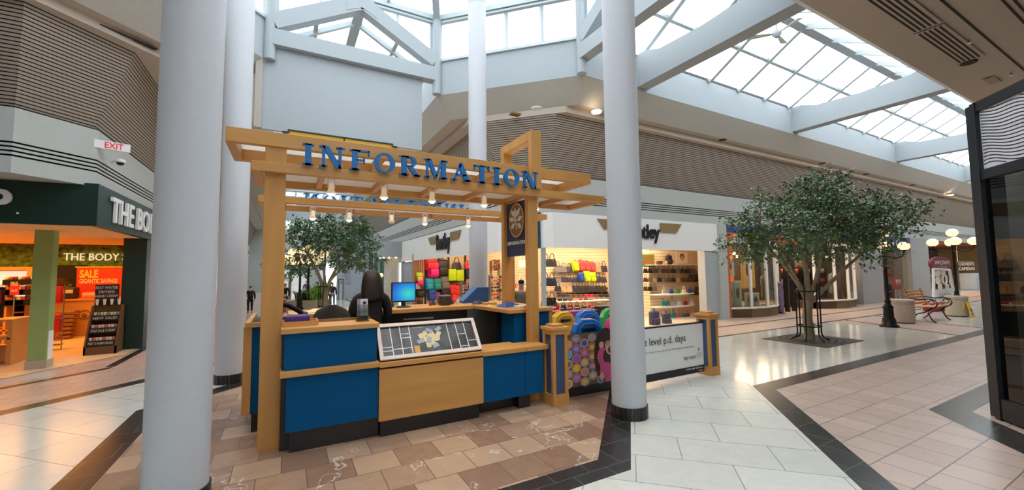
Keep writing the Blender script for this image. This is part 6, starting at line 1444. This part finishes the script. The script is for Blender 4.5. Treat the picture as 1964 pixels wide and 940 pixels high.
# the frieze chamfer: x - y = -11.52 plane, sign projects from it
tt = (-11.46)/(d_.x-d_.y); p = Vector((d_.x*tt,d_.y*tt,EYE+d_.z*tt))
t = thing('exit_sign','white EXIT sign with red letters on the left frieze','exit sign',tuple(p)); R_ = Vector((.93,.37,0)).normalized()
Rn = R_.cross(Z_)
m = MB(); w,h = .26,.13
m.prism([p-R_*w/1.2-Z_*h/2+Rn*.05,p+R_*w/1.2-Z_*h/2+Rn*.05,p+R_*w/1.2+Z_*h/2+Rn*.05,p-R_*w/1.2+Z_*h/2+Rn*.05],-Rn*.06); m.build('housing',[gwhite],t)
m = MB(); m.text('EXIT',p-Z_*h*.36+Rn*.052+R_*.02,R_,Z_,h*.74,0,w*.85,.004,align='C',bold=.01); m.build('lettering',[mat('exit_red',(200,24,50),.5,emit=.5)],t)
m = MB(); m.box(p.x-w*.95,p.x-w*.7,p.y-.03,p.y+.06,p.z-.08,p.z+.08); m.build('bracket',[gwhite],t)
d_ = ray(231,312); tt = (-11.52)/(d_.x-d_.y); p = Vector((d_.x*tt,d_.y*tt,EYE+d_.z*tt))
t = thing('security_camera','white dome security camera on a bracket below the EXIT sign','camera',tuple(p)); m = MB(); m.tube([p-Vector((.16,-.16,-.03)),p-Vector((.06,-.02,0))+Z_*.03,p+Z_*.03],.02,8); m.lathe([(.06,.0),(.07,.03),(.04,.06)],(0,0),16); m.v[-80:] = [(v[0]+p.x,v[1]+p.y,v[2]+p.z) for v in m.v[-80:]]; m.build('mount',[gwhite],t)
m = MB(); m.ball((p.x,p.y,p.z),(.055,.055,.05),14); m.build('dome',[black],t)

# ------------------------------------------------------------------ PEOPLE
def skin(name, V, E, mt, parent, sub=1, origin=Vector((0,0,0))):
    me = bpy.data.meshes.new(name); me.from_pydata([v[0] for v in V],E,[]); me.materials.append(mt)
    o = bpy.data.objects.new(name,me); COL.objects.link(o); o.parent = parent
    md = o.modifiers.new('skin','SKIN'); md.use_smooth_shade = True
    if not me.skin_vertices: pass
    for i,v in enumerate(V):
        r = v[1] if isinstance(v[1],(tuple,list)) else (v[1],v[1]); me.skin_vertices[0].data[i].radius = r
    me.skin_vertices[0].data[0].use_root = True
    o.modifiers.new('sub','SUBSURF').levels = sub; o.modifiers['sub'].render_levels = sub+0
    return o
skinc = mat('skin_tone',(214,164,140),.5,var=.04)
def person(loc, rz, s, lab, top, bottom, hair, arms=None, stride=0, longhair=False, coat=False, headturn=0):
    t = thing('person',lab,'person',tuple(loc),rz); t.matrix_basis = Matrix.Translation(loc) @ Matrix.Rotation(rz,4,'Z') @ Matrix.Scale(s,4); t.scale = (s,s,s)
    if arms is None: arms = {-1:((-.25,-.03,1.12),(-.25,.06,.87)), 1:((.25,-.03,1.12),(.25,.06,.87))}
    V = [((0,0,.96),(.14,.10)),((0,.0,1.12),(.125,.09)),((0,0,1.30),(.145,.10)),((0,-.01,1.42),(.09,.07)),((0,0,1.49),.052),((0,.01,1.57),(.072,.085)),((0,.01,1.66),(.078,.092)),((0,.0,1.73),.05),((0,.10,1.60),.014)]
    E = [(0,1),(1,2),(2,3),(3,4),(4,5),(5,6),(6,7),(5,8)]
    def add(p,r,prev): V.append((p,r)); E.append((prev,len(V)-1)); return len(V)-1
    jt = {}
    for sx in (-1,1):
        el,wr = Vector(arms[sx][0]),Vector(arms[sx][1]); a = add((sx*.17,0,1.39),.055,3); b = add(tuple(el),.042,a); c = add(tuple(wr),.027,b)
        d = (wr-el).normalized(); hd = wr+d*.07; h = add(tuple(hd),(.034,.018),c)
        side = Vector((0,1,0)) if abs(d.y) < .7 else Vector((1,0,0))
        for q,off in enumerate((-.026,-.009,.009,.026)):
            L_ = (.065,.078,.074,.058)[q]; f1 = add(tuple(hd+d*.035+side*off),.0095,h); f2 = add(tuple(hd+d*(.035+L_*.5)+side*off*1.1+Vector((-sx*.006,0,0))),.0088,f1); add(tuple(hd+d*(.035+L_)+side*off+Vector((-sx*.02,0,0))),.0075,f2)
        th = add(tuple(wr+d*.035+side*.035),.011,c); add(tuple(wr+d*.075+side*.055),.009,th)
        st_ = stride*sx; hp = add((sx*.095,0,.88),.082,0); kn = add((sx*.10,st_*.5+.01,.50),.056,hp); an = add((sx*.10,st_-.02,.09),.036,kn); add((sx*.11,st_+.12,.035),.034,an)
        jt[sx] = (el,wr,st_)
    skin('body',V,E,skinc,t)
    # top garment
    V = [((0,0,.98),(.165,.125)),((0,0,1.12),(.150,.115)),((0,0,1.30),(.168,.125)),((0,-.01,1.42),(.11,.085))]; E = [(0,1),(1,2),(2,3)]
    if coat: V.append(((0,0,.72),(.19,.15))); E.append((0,4))
    for sx in (-1,1):
        el,wr,_s = jt[sx]; a = add((sx*.182,0,1.375),.078,3); b = add(tuple(el),.062,a); add(tuple(el.lerp(wr,.93)),.046,b)
    skin('jacket',V,E,top,t)
    V = [((0,0,.96),(.155,.115))]; E = []
    for sx in (-1,1):
        st_ = jt[sx][2]; hp = add((sx*.10,0,.86),.098,0); kn = add((sx*.10,st_*.5+.01,.50),.072,hp); add((sx*.10,st_-.02,.12),.056,kn)
    skin('trousers',V,E,bottom,t)
    for sx in (-1,1):
        st_ = jt[sx][2]; V = [((sx*.10,st_-.04,.05),.045),((sx*.108,st_+.05,.045),(.045,.04)),((sx*.112,st_+.14,.035),.035)]; skin('shoe',V,[(0,1),(1,2)],black,t)
    if longhair:
        V = [((0,-.01,1.76),(.07,.05)),((0,-.025,1.68),(.125,.105)),((0,-.055,1.58),(.14,.10)),((0,-.085,1.48),(.158,.07)),((.01,-.11,1.39),(.15,.05)),((.015,-.115,1.34),(.10,.035))]; E = [(0,1),(1,2),(2,3),(3,4),(4,5)]
        skin('hair',V,E,hair,t,2)
    else:
        V = [((0,-.005,1.74),(.06,.06)),((0,-.02,1.69),(.09,.095)),((0,-.04,1.62),(.075,.06))]; skin('hair',V,[(0,1),(1,2)],hair,t,2)
    for sx in (-1,1):
        m = MB(); m.T = t.matrix_basis; m.ball((sx*.03,.093,1.635),(.012,.008,.008),8); m.build('eye',[black],t); m = MB(); m.T = t.matrix_basis; m.ball((sx*.086,.01,1.62),(.012,.02,.03),8); m.build('ear',[skinc],t)
    m = MB(); m.T = t.matrix_basis; m.ball((0,.092,1.565),(.024,.008,.007),8); m.build('mouth',[mat('lips',(170,90,84),.5)],t)
    return t
jb = mat('jacket_black',(22,22,26),.8,var=.1); tr = mat('trousers_dark',(30,32,40),.85); hb = mat('hair_dark',(22,13,11),.5,var=.35,scale=40,stretch=(1,1,.1)); hbr = mat('hair_brown',(80,56,40),.6)
wx = aY(712,560,5.03).x
person((wx,5.03,0),.0,.905,'woman with long dark hair and a black jacket, seen from behind at the back counter',jb,tr,hb,arms={-1:((-.235,.03,1.14),(-.13,.24,1.17)),1:((.235,.03,1.14),(.13,.24,1.17))},longhair=True)
gj = mat('jacket_grey',(120,110,104),.85); 
q = aY(1000,560,6.75); person((q.x,6.75,0),-.5,.80,'customer in a grey hooded jacket behind the side counter, between the pergola posts',gj,tr,hb)
def far(px_,pyf,pyh,rz,lab,top,bottom,hr,stride=.12,coat=False):
    p = aZ(px_,pyf); h = aY(px_,pyh,p.y).z; person(p,rz,h/1.77,lab,top,bottom,hr,stride=stride,coat=coat)
far(479,601,548,.1,'person in a long black coat walking between the white column and the pergola post',jb,jb,hb,coat=True)
far(546,594,543,.2,'person in dark clothes with red hair just right of the left pergola post',jb,jb,mat('hair_auburn',(150,84,50),.6))
far(587,576,538,.0,'person in a grey blue shirt far down the corridor, behind the lamp posts',mat('shirt_slate',(92,100,114),.8),tr,hbr)
far(607,586,540,.4,'person in a black top standing left of the far tree trunk',jb,tr,hb)
far(637,590,541,-.3,'person in a navy jacket and jeans right of the far tree trunk',mat('jacket_navy',(34,38,54),.8),mat('jeans',(96,110,136),.8),hb)
